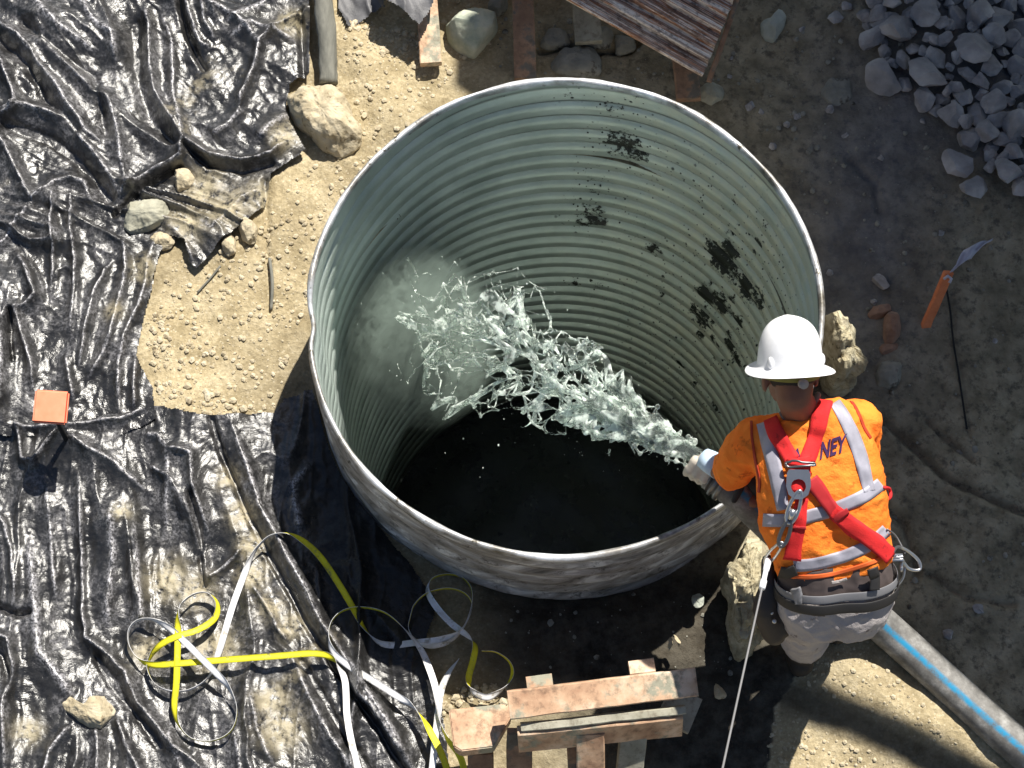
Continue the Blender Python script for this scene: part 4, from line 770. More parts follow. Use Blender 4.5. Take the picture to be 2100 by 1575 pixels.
tape('tape', [(950, 1600, .12, 0), (950, 1572, .12, 5), (940, 1545, .12, 20), (917, 1515, .12, 60), (903, 1480, .11, 95), (898, 1445, .10, 130), (893, 1410, .10, 178), (880, 1370, .09, 178), (862, 1330, .08, 150), (830, 1290, .07, 100), (790, 1257, .065, 88), (745, 1246, .06, 86), (705, 1252, .06, 88), (680, 1275, .06, 92), (674, 1308, .06, 100),
              (684, 1338, .065, 150), (715, 1365, .07, 180), (760, 1393, .075, 180), (815, 1428, .08, 180), (845, 1447, .08, 110), (868, 1475, .09, 60), (885, 1505, .10, 10), (905, 1545, .11, 0), (925, 1600, .12, 0)], 'tape with yellow tails and white bends beside the timber frame')

# ------------------------------------------------------------------ hose
hp = smooth_path([PT(1438, 952, .84), PT(1478, 978, .84), PT(1530, 1022, .82), PT(1600, 1090, .68), PT(1700, 1185, .38), PT(1790, 1265, .13), PT(1880, 1345, .055), PT(1990, 1445, .05), PT(2120, 1560, .05), PT(2300, 1720, .06), PT(2560, 1950, .06)], 14)
hose = empty('water_hose', G(1990, 1445), 'thick grey hose with a blue stripe running to the worker from the lower right', 'hose')
hp_full = hp; hpb = hp[8:]; V, F = tube(hpb, .066, None, None, seg=40); o = mk('hose_body', V, F, M['hose'], hose)
path = [Vector(p) for p in hpb]; val = []
for i, p in enumerate(path):
    t = (path[min(len(path)-1, i+1)]-path[max(0, i-1)]).normalized(); s = t.cross(Vector((0, 0, 1))).normalized()
    tgt = (Vector((0, -.25, 1))+s*.05); tgt = (tgt-t*tgt.dot(t)).normalized()
    for k in range(40):
        d = (V[i*40+k]-p).normalized(); an = math.acos(max(-1, min(1, d.dot(tgt))))*.066+.003*mnoise.noise(V[i*40+k]*50); val.append(max(0, min(1, (.0088-an)/.002)))
attr(o, 'stripe', val)
tube([Vector(hp[0])-Vector(hp[2]-hp[0]).normalized()*.01, hp[0], hp[5], hp[9], hp[12]], [.036, .040, .044, .060, .071], M['belt_black'], 'nozzle', hose, seg=28)
for f in (13, 17): tube([hp[f], hp[f+1], hp[f+2]], .0745, M['steel_dark'], 'clamp', hose, seg=28)

# ------------------------------------------------------------------ water jet: web of merging strands, films and drops
def remesh(parts, voxel, smooth_it=4, fac=.5):
    V, F, k = [], [], 0
    for v, f in parts:
        v = [tuple(x) for x in v]; V += v; F += [tuple(int(i)+k for i in ff) for ff in f]; k += len(v)
    me = bpy.data.meshes.new('tmp'); me.from_pydata(V, [], F); ob = bpy.data.objects.new('tmp', me); COL.objects.link(ob)
    r = ob.modifiers.new('r', 'REMESH'); r.mode = 'VOXEL'; r.voxel_size = voxel; r.adaptivity = 0
    if smooth_it: s = ob.modifiers.new('s', 'SMOOTH'); s.iterations = smooth_it; s.factor = fac
    dg = bpy.context.evaluated_depsgraph_get(); ev = ob.evaluated_get(dg); m2 = ev.to_mesh()
    Vn = np.empty(len(m2.vertices)*3, np.float32); m2.vertices.foreach_get('co', Vn); Fn = [tuple(p.vertices) for p in m2.polygons]
    Nn = np.empty(len(m2.vertices)*3, np.float32); m2.vertices.foreach_get('normal', Nn)
    ev.to_mesh_clear(); bpy.data.objects.remove(ob); return Vn.reshape(-1, 3), Fn, Nn.reshape(-1, 3)
def ball(c, r, sub=1, sc=(1, 1, 1)):
    V, F = ICO[sub]; return V*np.array(sc)*r+np.array(c), F
jet = [(1432, 938, .84, 22), (1385, 915, .80, 34), (1330, 885, .74, 48), (1270, 848, .66, 72), (1200, 808, .58, 92), (1130, 768, .48, 104), (1060, 728, .38, 128), (980, 700, .26, 150), (905, 680, .12, 150), (850, 670, -.05, 110)]
jc = [np.array([*PT(u, v, z), w/600.]) for u, v, z, w in jet]; jp = smooth_path(jc, 10); rg = random.Random(12)
nodes = []
for k in range(330):
    s = rg.random()**.85; i = s*(len(jp)-1); q = jp[int(i)]; q2 = jp[min(len(jp)-1, int(i)+1)]; t = Vector((q2-q)[:3]); t = t.normalized() if t.length > 0 else Vector((-1, 0, 0))
    side = t.cross(Vector((0, -.35, .93))).normalized(); dd = side.cross(t); a = rg.gauss(0, .48); b = rg.gauss(0, .42); a = max(-1, min(1.25, a)); W = q[3]
    if s > .45 and rg.random() < .35: a = rg.choice([-1, 1])*rg.uniform(.7, 1.15)
    nodes.append((Vector(q[:3])+side*a*W+dd*b*W*.75+t*rg.uniform(-.02, .02), s))
parts = []
def strand(p, q, r0, r1, bend=.25):
    L = (q-p).length; mid = (p+q)/2+Vector((rg.uniform(-1, 1), rg.uniform(-1, 1), rg.uniform(-1, .4)))*L*bend; pts = []
    for k in range(6):
        t = k/5; pts.append(p*(1-t)**2+mid*2*t*(1-t)+q*t*t)
    rr = [r0+(r1-r0)*k/5-.25*min(r0, r1)*math.sin(math.pi*k/5) for k in range(6)]; return tube(pts, rr, None, None, seg=6)
for i, (p, s) in enumerate(nodes):
    ds = sorted(((p-q).length, j) for j, (q, _) in enumerate(nodes) if j != i)[:4]; base = .0070-.0038*s
    for n_, (d, j) in enumerate(ds[:(3 if s < .5 else 2)]):
        if d < .16: parts.append(strand(p, nodes[j][0], base*rg.uniform(.5, 1.1), base*rg.uniform(.4, .9)))
    if rg.random() < (.10 if s < .6 else .05) and ds[1][0] < .10:      # a thin film between neighbours
        a, b = nodes[ds[0][1]][0], nodes[ds[1][1]][0]; nn = (a-p).cross(b-p)
        if nn.length > 1e-6:
            nn = nn.normalized()*.0026; v = [p+nn, a+nn, b+nn, p-nn, a-nn, b-nn]; parts.append((v, [(0, 1, 2), (5, 4, 3), (0, 3, 4, 1), (1, 4, 5, 2), (2, 5, 3, 0)]))
    parts.append(ball(p, base*rg.uniform(.9, 1.9), 1))
def flick(u, v, z, u2, v2, z2, r=.006): parts.append(tube(smooth_path([PT(u, v, z), PT((u+u2)/2+6, (v+v2)/2+8, (z+z2)/2), PT(u2, v2, z2)], 5), [r*(1-.09*k) for k in range(11)], None, None, seg=6))
flick(1285, 800, .66, 1292, 745, .66); flick(1268, 830, .66, 1290, 760, .66, .009); flick(1300, 830, .66, 1288, 770, .66, .008); flick(1000, 640, .3, 988, 545, .3); flick(1010, 630, .3, 1045, 600, .3); flick(960, 650, .25, 935, 610, .25); flick(1120, 720, .5, 1130, 665, .5); flick(1180, 760, .55, 1192, 728, .55)
flick(950, 740, .2, 905, 840, .2); flick(940, 760, .2, 925, 800, .2); flick(1020, 800, .35, 1000, 845, .35); flick(1100, 850, .45, 1050, 880, .45); flick(1160, 890, .5, 1125, 870, .5); flick(1250, 920, .6, 1235, 925, .6); flick(990, 790, .3, 940, 830, .3)
flick(900, 700, .1, 820, 775, .1); flick(1420, 905, .84, 1408, 868, .88, .004); flick(1340, 905, .74, 1320, 935, .74); flick(1290, 905, .68, 1300, 935, .66); flick(1370, 930, .78, 1362, 955, .78)
for sgn in (-1, 1):                                                       # solid core near the nozzle
    cp_ = [Vector(q[:3])+Vector((0, 0, .006*sgn)) for q in jp[:26]]; parts.append(tube(cp_, [.017-.0003*k for k in range(26)], None, None, seg=10))
V, F, _ = remesh(parts, .0038, 1)
wj = tag(mk('water_spray', V, F, M['water']), 'spreading spray of clear and white water shot across the pipe mouth from the hose', 'water spray', None, 'stuff')
def worley(x, y, seed):
    ix, iy = np.floor(x), np.floor(y); f1 = np.full(x.shape, 9.); f2 = np.full(x.shape, 9.)
    for a in (-1, 0, 1):
        for b in (-1, 0, 1):
            cx, cy = ix+a, iy+b; d = np.hypot(cx+hsh(cx, cy, seed)-x, cy+hsh(cx, cy, seed+1)-y); f2 = np.where(d < f1, f1, np.minimum(f2, d)); f1 = np.minimum(f1, d)
    return f1, f2
jq = np.array(jp); Tj = np.gradient(jq[:, :3], axis=0); Tj /= np.linalg.norm(Tj, axis=1)[:, None]; Sj = np.cross(Tj, np.array([0, -.35, .93])); Sj /= np.linalg.norm(Sj, axis=1)[:, None]; Dj = np.cross(Sj, Tj)
for L_ in range(3):
    nS, nTt = 460, 260; S_, T_ = np.meshgrid(np.linspace(0, 1, nS), np.linspace(0, 2*math.pi, nTt)); ii = S_*(len(jq)-1); cx_, sx_ = np.cos(T_), np.sin(T_)
    lp = lambda A: np.stack([np.interp(ii, np.arange(len(jq)), A[:, c]) for c in range(A.shape[1])], -1)
    C_2, T_2, S_2, D_2 = lp(jq), lp(Tj), lp(Sj), lp(Dj)
    u_ = S_*8-2.2*S_*S_; per = 5; vv = T_/(2*math.pi)*per
    def wrap(fn, sc, sd): return fn(u_*sc, cx_*sc*.8+3, sd)+fn(u_*sc+7, sx_*sc*.8, sd+3)
    wv = .22*wrap(lambda a, b_, c_: fbm(a, b_, c_, 3), 2.4, 200+L_*9)
    f1, f2 = worley((u_+wv)*1.15, vv*.9+wv, 300+L_*7); e1, e2 = worley((u_+wv)*3.0, vv*2.4+wv, 400+L_*7)
    edge = np.minimum(f2-f1, (e2-e1)*.9+.05+.25*S_); thr = 1.2*np.exp(-(S_/.27)**2.5)+.055+.06*(1-S_)
    keepm = (edge < thr) & (S_ < .96+.12*fbm(cx_*2, sx_*2, 9+L_, 2))
    lump = wrap(lambda a, b_, c_: fbm(a, b_, c_, 4), 2.2, 230+L_*5); ridge = np.clip(1-np.abs(wrap(lambda a, b_, c_: fbm(a, b_, c_, 3), 1.7, 260+L_*5))*2.2, 0, 1)**3
    rad = (.62+.42*lump*(.5+S_)+.55*ridge*np.clip(S_*3, 0, 1)*(.5+.5*sx_*0+.3))*[1.0, .72, .45][L_]*C_2[..., 3]
    Pw = C_2[..., :3]+S_2*(cx_*rad)[..., None]+D_2*(sx_*rad*.62)[..., None]+T_2*(ridge*C_2[..., 3]*.25)[..., None]
    idx = np.arange(nS*nTt).reshape(nTt, nS); F = np.stack([idx[:-1, :-1], idx[:-1, 1:], idx[1:, 1:], idx[1:, :-1]], -1).reshape(-1, 4); F = F[keepm.ravel()[F].all(1)]
    us = np.unique(F); rm = -np.ones(nS*nTt, int); rm[us] = np.arange(len(us)); o = mk('water_film', Pw.reshape(-1, 3)[us], rm[F], M['water'], wj); m_ = o.modifiers.new('s', 'SOLIDIFY'); m_.thickness = .003; m_.offset = 0; m2_ = o.modifiers.new('sm', 'SMOOTH'); m2_.iterations = 2
drops = []; k = 0; Vs, Fs = [], []
for i in range(420):
    s = min(1, rg.random()**.6*1.0); q = jp[int(s*(len(jp)-1))]; sp_ = q[3]*(1.2+s); p = Vector(q[:3])+Vector((rg.gauss(0, .42), rg.gauss(0, .42), rg.gauss(0, .35)-.1*s))*sp_; r = .0010+.0028*rg.random()**4
    v, f = ball(p, r, 1, (1, rg.uniform(.7, 1.6), 1)); Vs.append(v); Fs.append(f+k*len(v)); k += 1
tag(mk('water_drops', np.concatenate(Vs), np.concatenate(Fs), M['water']), 'fine drops flying off the water spray', 'water drops', None, 'stuff')
# mist where the spray strikes the wall
V, F = ICO[4]; cm = PT(862, 690, -.40); Vm = V*np.array((.38, .42, .75)); Vm = np.array([v*(1+.12*mnoise.noise(Vector(v)*4)) for v in Vm])+np.array(cm)
rr_ = np.hypot(Vm[:, 0], Vm[:, 1]); kk = np.minimum(1, (R_PIPE-.05)/rr_); Vm[:, 0] *= kk; Vm[:, 1] *= kk
tag(mk('mist', Vm, F, M['mist'], origin=tuple(cm)), 'cloud of pale mist where the spray falls into the pipe', 'mist', None, 'stuff')

# ------------------------------------------------------------------ the worker
man = empty('person', P(1700, 1400, 0), 'worker in white hard hat, orange shirt and red harness leaning over the pipe rim', 'person')
def lerp(a, b, t): return a*(1-t)+b*t
def loft(rings, name=None):
    n = len(rings[0]); V = [p for r in rings for p in r]; V.append(sum(rings[0], Vector())/n); V.append(sum(rings[-1], Vector())/n); m_ = len(rings)
    F = [(i*n+k, i*n+(k+1) % n, (i+1)*n+(k+1) % n, (i+1)*n+k) for i in range(m_-1) for k in range(n)]
    F += [((k+1) % n, k, len(V)-2) for k in range(n)] + [((m_-1)*n+k, (m_-1)*n+(k+1) % n, len(V)-1) for k in range(n)]; return V, F
SPI = [(1640, 838, 1.300, .070, .062), (1648, 858, 1.285, .135, .080), (1657, 885, 1.255, .172, .098), (1667, 925, 1.220, .188, .112), (1679, 985, 1.175, .198, .122), (1690, 1050, 1.120, .200, .124), (1703, 1110, 1.065, .191, .120), (1712, 1160, 1.015, .182, .116), (1713, 1200, .965, .186, .122), (1708, 1240, .90, .186, .128), (1702, 1275, .84, .15, .11)]
Wup = (PT(1768, 845, 1.2)-PT(1545, 893, 1.2)).normalized(); Wlo = (PT(1830, 1170, 1.0)-PT(1595, 1192, 1.0)).normalized()
def torso(i0, i1, grow=0.0, n=28):
    ctr = [PT(u, v, z) for u, v, z, a, b in SPI]; pts = [np.array([*c, a, b, i]) for i, (c, (u, v, z, a, b)) in enumerate(zip(ctr, SPI))]; q = [p for p in smooth_path(pts, 5) if i0 <= p[5] <= i1]; R = []
    for k, p in enumerate(q):
        t = Vector((q[max(0, k-1)]-q[min(len(q)-1, k+1)])[:3]).normalized(); W = Wup.lerp(Wlo, min(1, p[5]/8)); W = (W-t*W.dot(t)).normalized(); D = W.cross(t).normalized(); D = D if D.z > 0 else -D
        r = []
        for j in range(n):
            an = 2*math.pi*j/n; ca, sa = math.cos(an), math.sin(an); ex = .82
            x = math.copysign(abs(ca)**ex, ca)*(p[3]+grow); y = math.copysign(abs(sa)**ex, sa)*(p[4]+grow)
            if y > 0: y -= .014*math.exp(-(x/.03)**2)                        # the furrow of the spine
            r.append(Vector(p[:3])+W*x+D*y)
        R.append(r)
    return R
def caps(*pr, seg=14):
    """tapering limb with round ends through (point, radius) pairs"""
    pts = [np.array([*p, r]) for p, r in pr]; q = smooth_path(pts, 4) if len(pts) > 2 else [pts[0]*(1-k/4)+pts[1]*k/4 for k in range(5)]
    P3 = [Vector(p[:3]) for p in q]; R = [float(p[3]) for p in q]; a = (P3[0]-P3[1]).normalized(); b = (P3[-1]-P3[-2]).normalized()
    P3 = [P3[0]+a*R[0]*.95, P3[0]+a*R[0]*.6]+P3+[P3[-1]+b*R[-1]*.6, P3[-1]+b*R[-1]*.95]; R = [R[0]*.3, R[0]*.8]+R+[R[-1]*.8, R[-1]*.3]
    return tube(P3, R, None, None, seg=seg)
ARM_L = [(PT(1556, 905, 1.195), .066), (PT(1520, 938, 1.09), .056), (PT(1493, 966, .985), .045), (PT(1470, 962, .935), .038), (PT(1452, 948, .905), .031)]
ARM_R = [(PT(1757, 868, 1.195), .066), (PT(1752, 925, 1.03), .054), (PT(1715, 975, .90), .044), (PT(1610, 1010, .87), .037), (PT(1545, 1028, .868), .031)]
LEG_L = [(PT(1660, 1240, .90), .098), (PT(1652, 1272, .72), .082), (PT(1650, 1305, .50), .066), (PT(1647, 1322, .28), .052), (PT(1642, 1335, .09), .042)]
LEG_R = [(PT(1752, 1232, .90), .098), (PT(1748, 1232, .72), .080), (PT(1738, 1230, .50), .062), (PT(1725, 1250, .28), .050), (PT(1718, 1268, .09), .042)]
Hu = Vector((-.03, .857, .516)).normalized(); Hf = Vector((-.22, .50, -.84)); Hf = (Hf-Hu*Hf.dot(Hu)).normalized(); Hs = Hf.cross(Hu).normalized()
H0 = PT(1620, 751, 1.42); Mh = Matrix((Hs, Hf, Hu)).transposed()
def HP(x, y, z): return H0+Mh@Vector((x, y, z))
def hball(c, r):                                                         # c, r in head axes (right, face, up)
    V, F = ICO[3]; return [HP(*(np.array(c)+v*np.array(r))) for v in V], F
head = [hball((0, -.008, .0), (.078, .094, .085)), hball((0, .028, -.065), (.058, .060, .062)), hball((0, .078, -.112), (.030, .022, .020)), hball((0, -.04, -.055), (.060, .055, .07)),
        hball((0, .098, -.045), (.013, .018, .024)), hball((0, .088, -.090), (.026, .014, .009)), hball((.033, .085, -.018), (.022, .014, .009)), hball((-.033, .085, -.018), (.022, .014, .009)),
        hball((.083, -.002, -.045), (.010, .020, .032)), hball((-.083, -.002, -.045), (.010, .020, .032))]
neck = caps((HP(0, -.03, -.05), .056), (HP(0, -.035, -.09), .056), (PT(1641, 842, 1.300), .060), (PT(1652, 870, 1.265), .066))
def palm(c, r, k=2): V, F = ICO[k]; return V*np.array(r)+np.array(c), F
trunk = loft(torso(0.6, 10, -.014))
body = [trunk, neck]+head+[caps(*[(p, r-.006) for p, r in L]) for L in (ARM_L, ARM_R, LEG_L, LEG_R)]
for L, sgn in ((ARM_L, -1), (ARM_R, 1)):
    w_ = L[-1][0]; d = (w_-L[-2][0]).normalized(); body.append(caps((w_-d*.02, .026), (w_+d*.004, .020)))
for L in (LEG_L, LEG_R):
    a = L[-1][0]; body.append(caps((a+Vector((0, -.02, -.02)), .034), (a+Vector((-.01, .12, -.05)), .026)))
V, F, _ = remesh(body, .0075, 5); mk('body', V, F, M['skin'], man)
# eyes
for sx in (-1, 1):
    V, F = ICO[2]; mk('eye', [HP(*(np.array((sx*.031, .083, -.036))+v*.0115)) for v in V], F, M['helmet_white'], man)
# cropped hair
V, F = ICO[4]; Vh = []
for v in V:
    r_ = np.array((.0815, .0955, .088))*(1+.02*mnoise.noise(Vector(v)*9)); p = np.array((0, -.010, 0))+v*r_; Vh.append(p)
keep = [all((Vh[i][2] > -.055+.9*max(0, Vh[i][1]+.02)) and Vh[i][2] < .05 for i in f) for f in F]
mk('hair', [HP(*p) for p in Vh], [tuple(f) for f, k in zip(F, keep) if k], M['hair'], man)
# clothes
def garment(name, parts, mat, vox=.0075, sm=4, wr=.004, wf=14, seed=1, stretch=(1, 1, 1)):
    V, F, Nn = remesh(parts, vox, sm)
    for i in range(len(V)):
        p = Vector((V[i][0]*stretch[0], V[i][1]*stretch[1], V[i][2]*stretch[2])); q = mnoise.fractal(p*wf+Vector((seed, 0, 0)), .9, 2, 3); q2 = 1-abs(mnoise.noise(p*wf*.8+Vector((0, seed, 0))))*3
        V[i] += Nn[i]*(wr*q+wr*.9*max(0, q2)**2)
    return mk(name, V, F, mat, man), (V, F)
shirt_parts = [loft(torso(0.35, 7.15, .004)), caps((ARM_L[0][0], .079), (lerp(ARM_L[0][0], ARM_L[1][0], .8), .075), (ARM_L[2][0]+Vector((.012, 0, .01)), .064)), caps((ARM_R[0][0], .079), (ARM_R[1][0], .072), (lerp(ARM_R[1][0], ARM_R[2][0], .8), .062)),
               caps((PT(1640, 876, 1.255), .055), (ARM_L[0][0], .070)), caps((PT(1672, 868, 1.255), .055), (ARM_R[0][0], .070))]
shirt, g1 = garment('shirt', shirt_parts, M['hivis'], wr=.0075, wf=9, seed=3, stretch=(.8, 1.3, 1.3))
tee, g2 = garment('undershirt', [loft(torso(6.4, 7.8, .002))], M['tee_brown'], wr=.003)
trs, g3 = garment('trousers', [loft(torso(7.5, 10, .001))]+[caps(*[(p, r+.008+(.008 if k > 1 else 0)) for k, (p, r) in enumerate(L[:4])]) for L in (LEG_L, LEG_R)]+[palm(PT(1662, 1236, .93), (.09, .075, .085)), palm(PT(1752, 1222, .93), (.095, .08, .10))], M['trousers'], wr=.006, wf=13, seed=9)
# boots
for L in (LEG_L, LEG_R):
    a = L[-1][0]; g = ghp(a.x, a.y); b_ = Vector((a.x, a.y, g+.05))
    V, F, _ = remesh([caps((a+Vector((0, 0, .13)), .058), (b_+Vector((0, -.01, .01)), .052)), caps((b_+Vector((0, -.05, 0)), .045), (b_+Vector((-.015, .15, -.005)), .044)), palm(b_+Vector((-.01, .05, -.035)), (.05, .15, .018))], .007, 3); mk('boot', V, F, M['boot'], man)
# surface picking through the photograph's pixels
VV, FF, k = [], [], 0
for v, f in (g1, g2, g3): VV += [tuple(x) for x in v]; FF += [tuple(i+k for i in ff) for ff in f]; k += len(v)
BV = BVHTree.FromPolygons(VV, FF)
def HIT(u, v, off=.004):
    loc, nrm, _, _ = BV.ray_cast(CAM, ray(u, v))
    if loc is None:
        p = PT(u, v, 1.08); loc, nrm, _, _ = BV.find_nearest(p)
    if nrm.dot(CAM-loc) < 0: nrm = -nrm
    return loc+nrm*off, nrm
def band(name, pts, wpx, mat, off=.0028, thick=.0012, parent=man, n=10, across=5, relax=2, wrap=None):
    q = smooth_path([np.array(p, float) for p in pts], n); rows = []
    for i in range(len(q)):
        t = q[min(len(q)-1, i+1)][:2]-q[max(0, i-1)][:2]; t = t/np.linalg.norm(t); s = np.array((-t[1], t[0])); w_ = wpx if not isinstance(wpx, (list, tuple)) else np.interp(i/(len(q)-1)*(len(wpx)-1), range(len(wpx)), wpx)
        c, nr = HIT(q[i][0], q[i][1], off); L = []
        e0, _ = HIT(*(q[i][:2]-s*w_/2), off); e1, _ = HIT(*(q[i][:2]+s*w_/2), off)
        for k in range(across):
            f = k/(across-1)-.5; p, _ = HIT(*(q[i][:2]+s*w_*f), off); L.append(p)
        rows.append(L)
    for _ in range(relax):
        rows = [[(rows[max(0, i-1)][k]+rows[i][k]*2+rows[min(len(rows)-1, i+1)][k])/4 for k in range(across)] if 0 < i < len(rows)-1 else rows[i] for i in range(len(rows))]
    V = [p for r in rows for p in r]; F = [(i*across+k, i*across+k+1, (i+1)*across+k+1, (i+1)*across+k) for i in range(len(rows)-1) for k in range(across-1)]
    o = mk(name, V, F, mat, parent); m_ = o.modifiers.new('thickness', 'SOLIDIFY'); m_.thickness = thick; m_.offset = 0; return o
RF = M['reflective']
band('reflective_stripe', [(1563, 868), (1577, 915), (1588, 955), (1598, 1000), (1606, 1045)], [24, 28, 30, 30, 24], RF)
band('reflective_stripe', [(1712, 826), (1730, 855), (1748, 892), (1764, 935), (1774, 975), (1782, 1008)], [22, 26, 28, 28, 26, 24], RF)
band('reflective_stripe', [(1566, 1066), (1590, 1067), (1630, 1065), (1667, 1056), (1705, 1046), (1740, 1032), (1775, 1015), (1806, 992)], 27, RF)
band('reflective_stripe', [(1628, 1160), (1665, 1157), (1705, 1148), (1745, 1135), (1785, 1115), (1817, 1086)], 25, RF)
band('hem', [(1606, 1172), (1640, 1182), (1690, 1180), (1740, 1168), (1790, 1152), (1818, 1136)], 9, M['hem_orange'], off=.003)
band('seam', [(1541, 864), (1543, 900), (1550, 945), (1558, 985), (1557, 1010)], 5, M['seam_red'], off=.002, thick=.002)
band('seam', [(1722, 808), (1745, 822), (1760, 848), (1772, 878), (1785, 899)], 5, M['seam_red'], off=.002, thick=.002)
# lettering, partly under the straps
def letters(txt, u0, v0, size, sx, slope):
    cu = bpy.data.curves.new('t', 'FONT'); cu.body = txt; cu.size = 1; cu.offset = .03; ob = bpy.data.objects.new('t', cu); COL.objects.link(ob); dg = bpy.context.evaluated_depsgraph_get(); me = bpy.data.meshes.new_from_object(ob.evaluated_get(dg))
    bm = bmesh.new(); bm.from_mesh(me); bmesh.ops.triangulate(bm, faces=bm.faces); bmesh.ops.subdivide_edges(bm, edges=bm.edges, cuts=2); bm.verts.ensure_lookup_table()
    V = [HIT(u0+v.co.x*sx+v.co.y*size*.12, v0-v.co.y*size-v.co.x*sx*slope, .0035)[0] for v in bm.verts]; bm.verts.index_update(); F = [[v.index for v in f.verts] for f in bm.faces]; bm.free(); bpy.data.objects.remove(ob)
    o = mk('lettering', V, F, M['print_navy'], man, smooth=False); return o
letters('NEY', 1680, 942, 50, 27, .33); letters('A', 1624, 948, 36, 26, .33)
# harness
RD = M['strap_red']; RDD = M['strap_red_dark']
har = empty('harness', WL[man], None, None); del WL[har]; bpy.data.objects.remove(har)
band('harness_strap', [(1582, 862), (1592, 884), (1608, 915), (1626, 945)], 32, RD, off=.010, thick=.004)
band('harness_strap', [(1689, 826), (1683, 855), (1672, 895), (1654, 945)], [34, 34, 33, 32], RD, off=.011, thick=.004)
band('harness_strap', [(1637, 940), (1640, 965), (1640, 1005)], [44, 40, 36], RD, off=.013, thick=.004)
band('harness_strap', [(1660, 982), (1690, 1022), (1718, 1058)], 30, RDD, off=.012, thick=.004)
band('harness_strap', [(1708, 1046), (1750, 1080), (1790, 1112), (1822, 1142)], 33, RD, off=.014, thick=.004)
band('harness_strap', [(1645, 1020), (1638, 1060), (1632, 1095), (1626, 1145)], [24, 28, 32, 34], RD, off=.012, thick=.004)
band('strap_keeper', [(1710, 1062), (1722, 1052), (1738, 1044)], 12, RDD, off=.018, thick=.004)
band('strap_keeper', [(1622, 1078), (1636, 1078), (1650, 1078)], 6, RDD, off=.017, thick=.004)
band('strap_end', [(1602, 1168), (1618, 1170), (1634, 1164)], 22, M['belt_black'], off=.012, thick=.005)
def ring_px(name, pts, r, mat, off=.02, closed=True, parent=man):
    q = smooth_path([np.array(p, float) for p in (pts+[pts[0]] if closed else pts)], 6); q = q[:-1] if closed else q; return tube([HIT(p[0], p[1], off)[0] for p in q], r, mat, name, parent, seg=8, closed=closed)
# D-ring plate: a flat steel plate with a round hole
c, nr = HIT(1637, 997, .024); upv = (HIT(1640, 960, .024)[0]-c).normalized(); sd = upv.cross(nr).normalized(); V, F = [], []
outer = [(-.030, .052), (.030, .052), (.036, .040), (.038, .0), (.030, -.026), (.012, -.040), (-.012, -.040), (-.030, -.026), (-.038, .0), (-.036, .040)]
no = len(outer)*2; O2 = []
for i in range(len(outer)):
    a, b = outer[i], outer[(i+1) % len(outer)]; O2 += [a, ((a[0]+b[0])/2, (a[1]+b[1])/2)]
I2 = [(.023*math.cos(math.atan2(y, x)), .023*math.sin(math.atan2(y, x))) for x, y in O2]
for zt in (.003, -.003):
    for x, y in O2+I2: V.append(c+sd*x+upv*y+nr*zt)
for i in range(no):
    j = (i+1) % no; F += [(i, j, no+j, no+i), (2*no+i, 3*no+i, 3*no+j, 2*no+j), (i, 2*no+i, 2*no+j, j), (no+i, no+j, 3*no+j, 3*no+i)]
o = mk('ring_plate', V, F, M['steel'], man, smooth=False); bm = bmesh.new(); bm.from_mesh(o.data); bmesh.ops.recalc_face_normals(bm, faces=bm.faces); bm.to_mesh(o.data); bm.free()
ring_px('ring_bar', [(1614, 950), (1635, 946), (1662, 951), (1664, 956), (1638, 955), (1616, 957)], .004, M['steel_dark'], .028)
# tethers at the hips: big side ring with webbing
ring_px('side_ring', [(1838, 1132), (1856, 1128), (1876, 1146), (1888, 1160), (1882, 1170), (1866, 1164), (1850, 1150)], .0055, M['steel'], .03)
tube(smooth_path([HIT(1822, 1140, .01)[0], PT(1840, 1122, 1.02), PT(1862, 1130, .98), PT(1884, 1150, .95), PT(1886, 1168, .94), PT(1864, 1166, .95), PT(1848, 1146, .98), PT(1836, 1138, 1.0)], 6), .0055, M['steel'], 'side_ring', man, seg=8)
tube(smooth_path([HIT(1815, 1085, .01)[0], PT(1836, 1098, 1.02), PT(1850, 1122, .98), PT(1856, 1135, .98)], 5), .003, M['cable'], 'wire', man, seg=6)
tube(smooth_path([PT(1856, 1160, .95), PT(1852, 1185, .93), PT(1836, 1205, .90), PT(1815, 1218, .88)], 5), .0045, M['steel'], 'wire', man, seg=6)
tube(smooth_path([PT(1820, 1140, 1.0), PT(1826, 1180, .92), PT(1828, 1215, .86)], 4), .016, M['belt_black'], 'side_strap', man, seg=8)
tube(smooth_path([HIT(1810, 1000, .006)[0], PT(1824, 1003, 1.03), PT(1826, 1018, 1.02), PT(1818, 1026, 1.02)], 4), .006, RD, 'strap_loop', man, seg=6)
# belts: full rings round the hips
def belt(t, grow, wd, mat, name, thick=.004):
    R = torso(t-.3, t+.3, grow); r = R[len(R)//2]; a = (sum(R[0], Vector())-sum(R[-1], Vector())).normalized(); n = len(r); V = [p+a*wd/2 for p in r]+[p-a*wd/2 for p in r]
    o = mk(name, V, [(k, (k+1) % n, n+(k+1) % n, n+k) for k in range(n)], mat, man); m_ = o.modifiers.new('thickness', 'SOLIDIFY'); m_.thickness = thick; s_ = o.modifiers.new('sub', 'SUBSURF'); s_.levels = 1; s_.render_levels = 2; return o
belt(7.55, .016, .034, M['belt_grey'], 'belt'); belt(8.0, .019, .042, M['belt_black'], 'tool_belt', .006)
band('belt_loop', [(1783, 1160), (1787, 1180), (1787, 1205)], 17, M['belt_black'], off=.022, thick=.004)
band('buckle', [(1636, 1198), (1640, 1212), (1642, 1232)], 16, M['belt_grey'], off=.024, thick=.008)
band('label_patch', [(1702, 1192), (1718, 1190), (1736, 1184)], 6, M['knob_grey'], off=.012, thick=.002)
band('pocket_seam', [(1645, 1252), (1668, 1260), (1692, 1261)], 4, M['tee_brown'], off=.002, thick=.002)
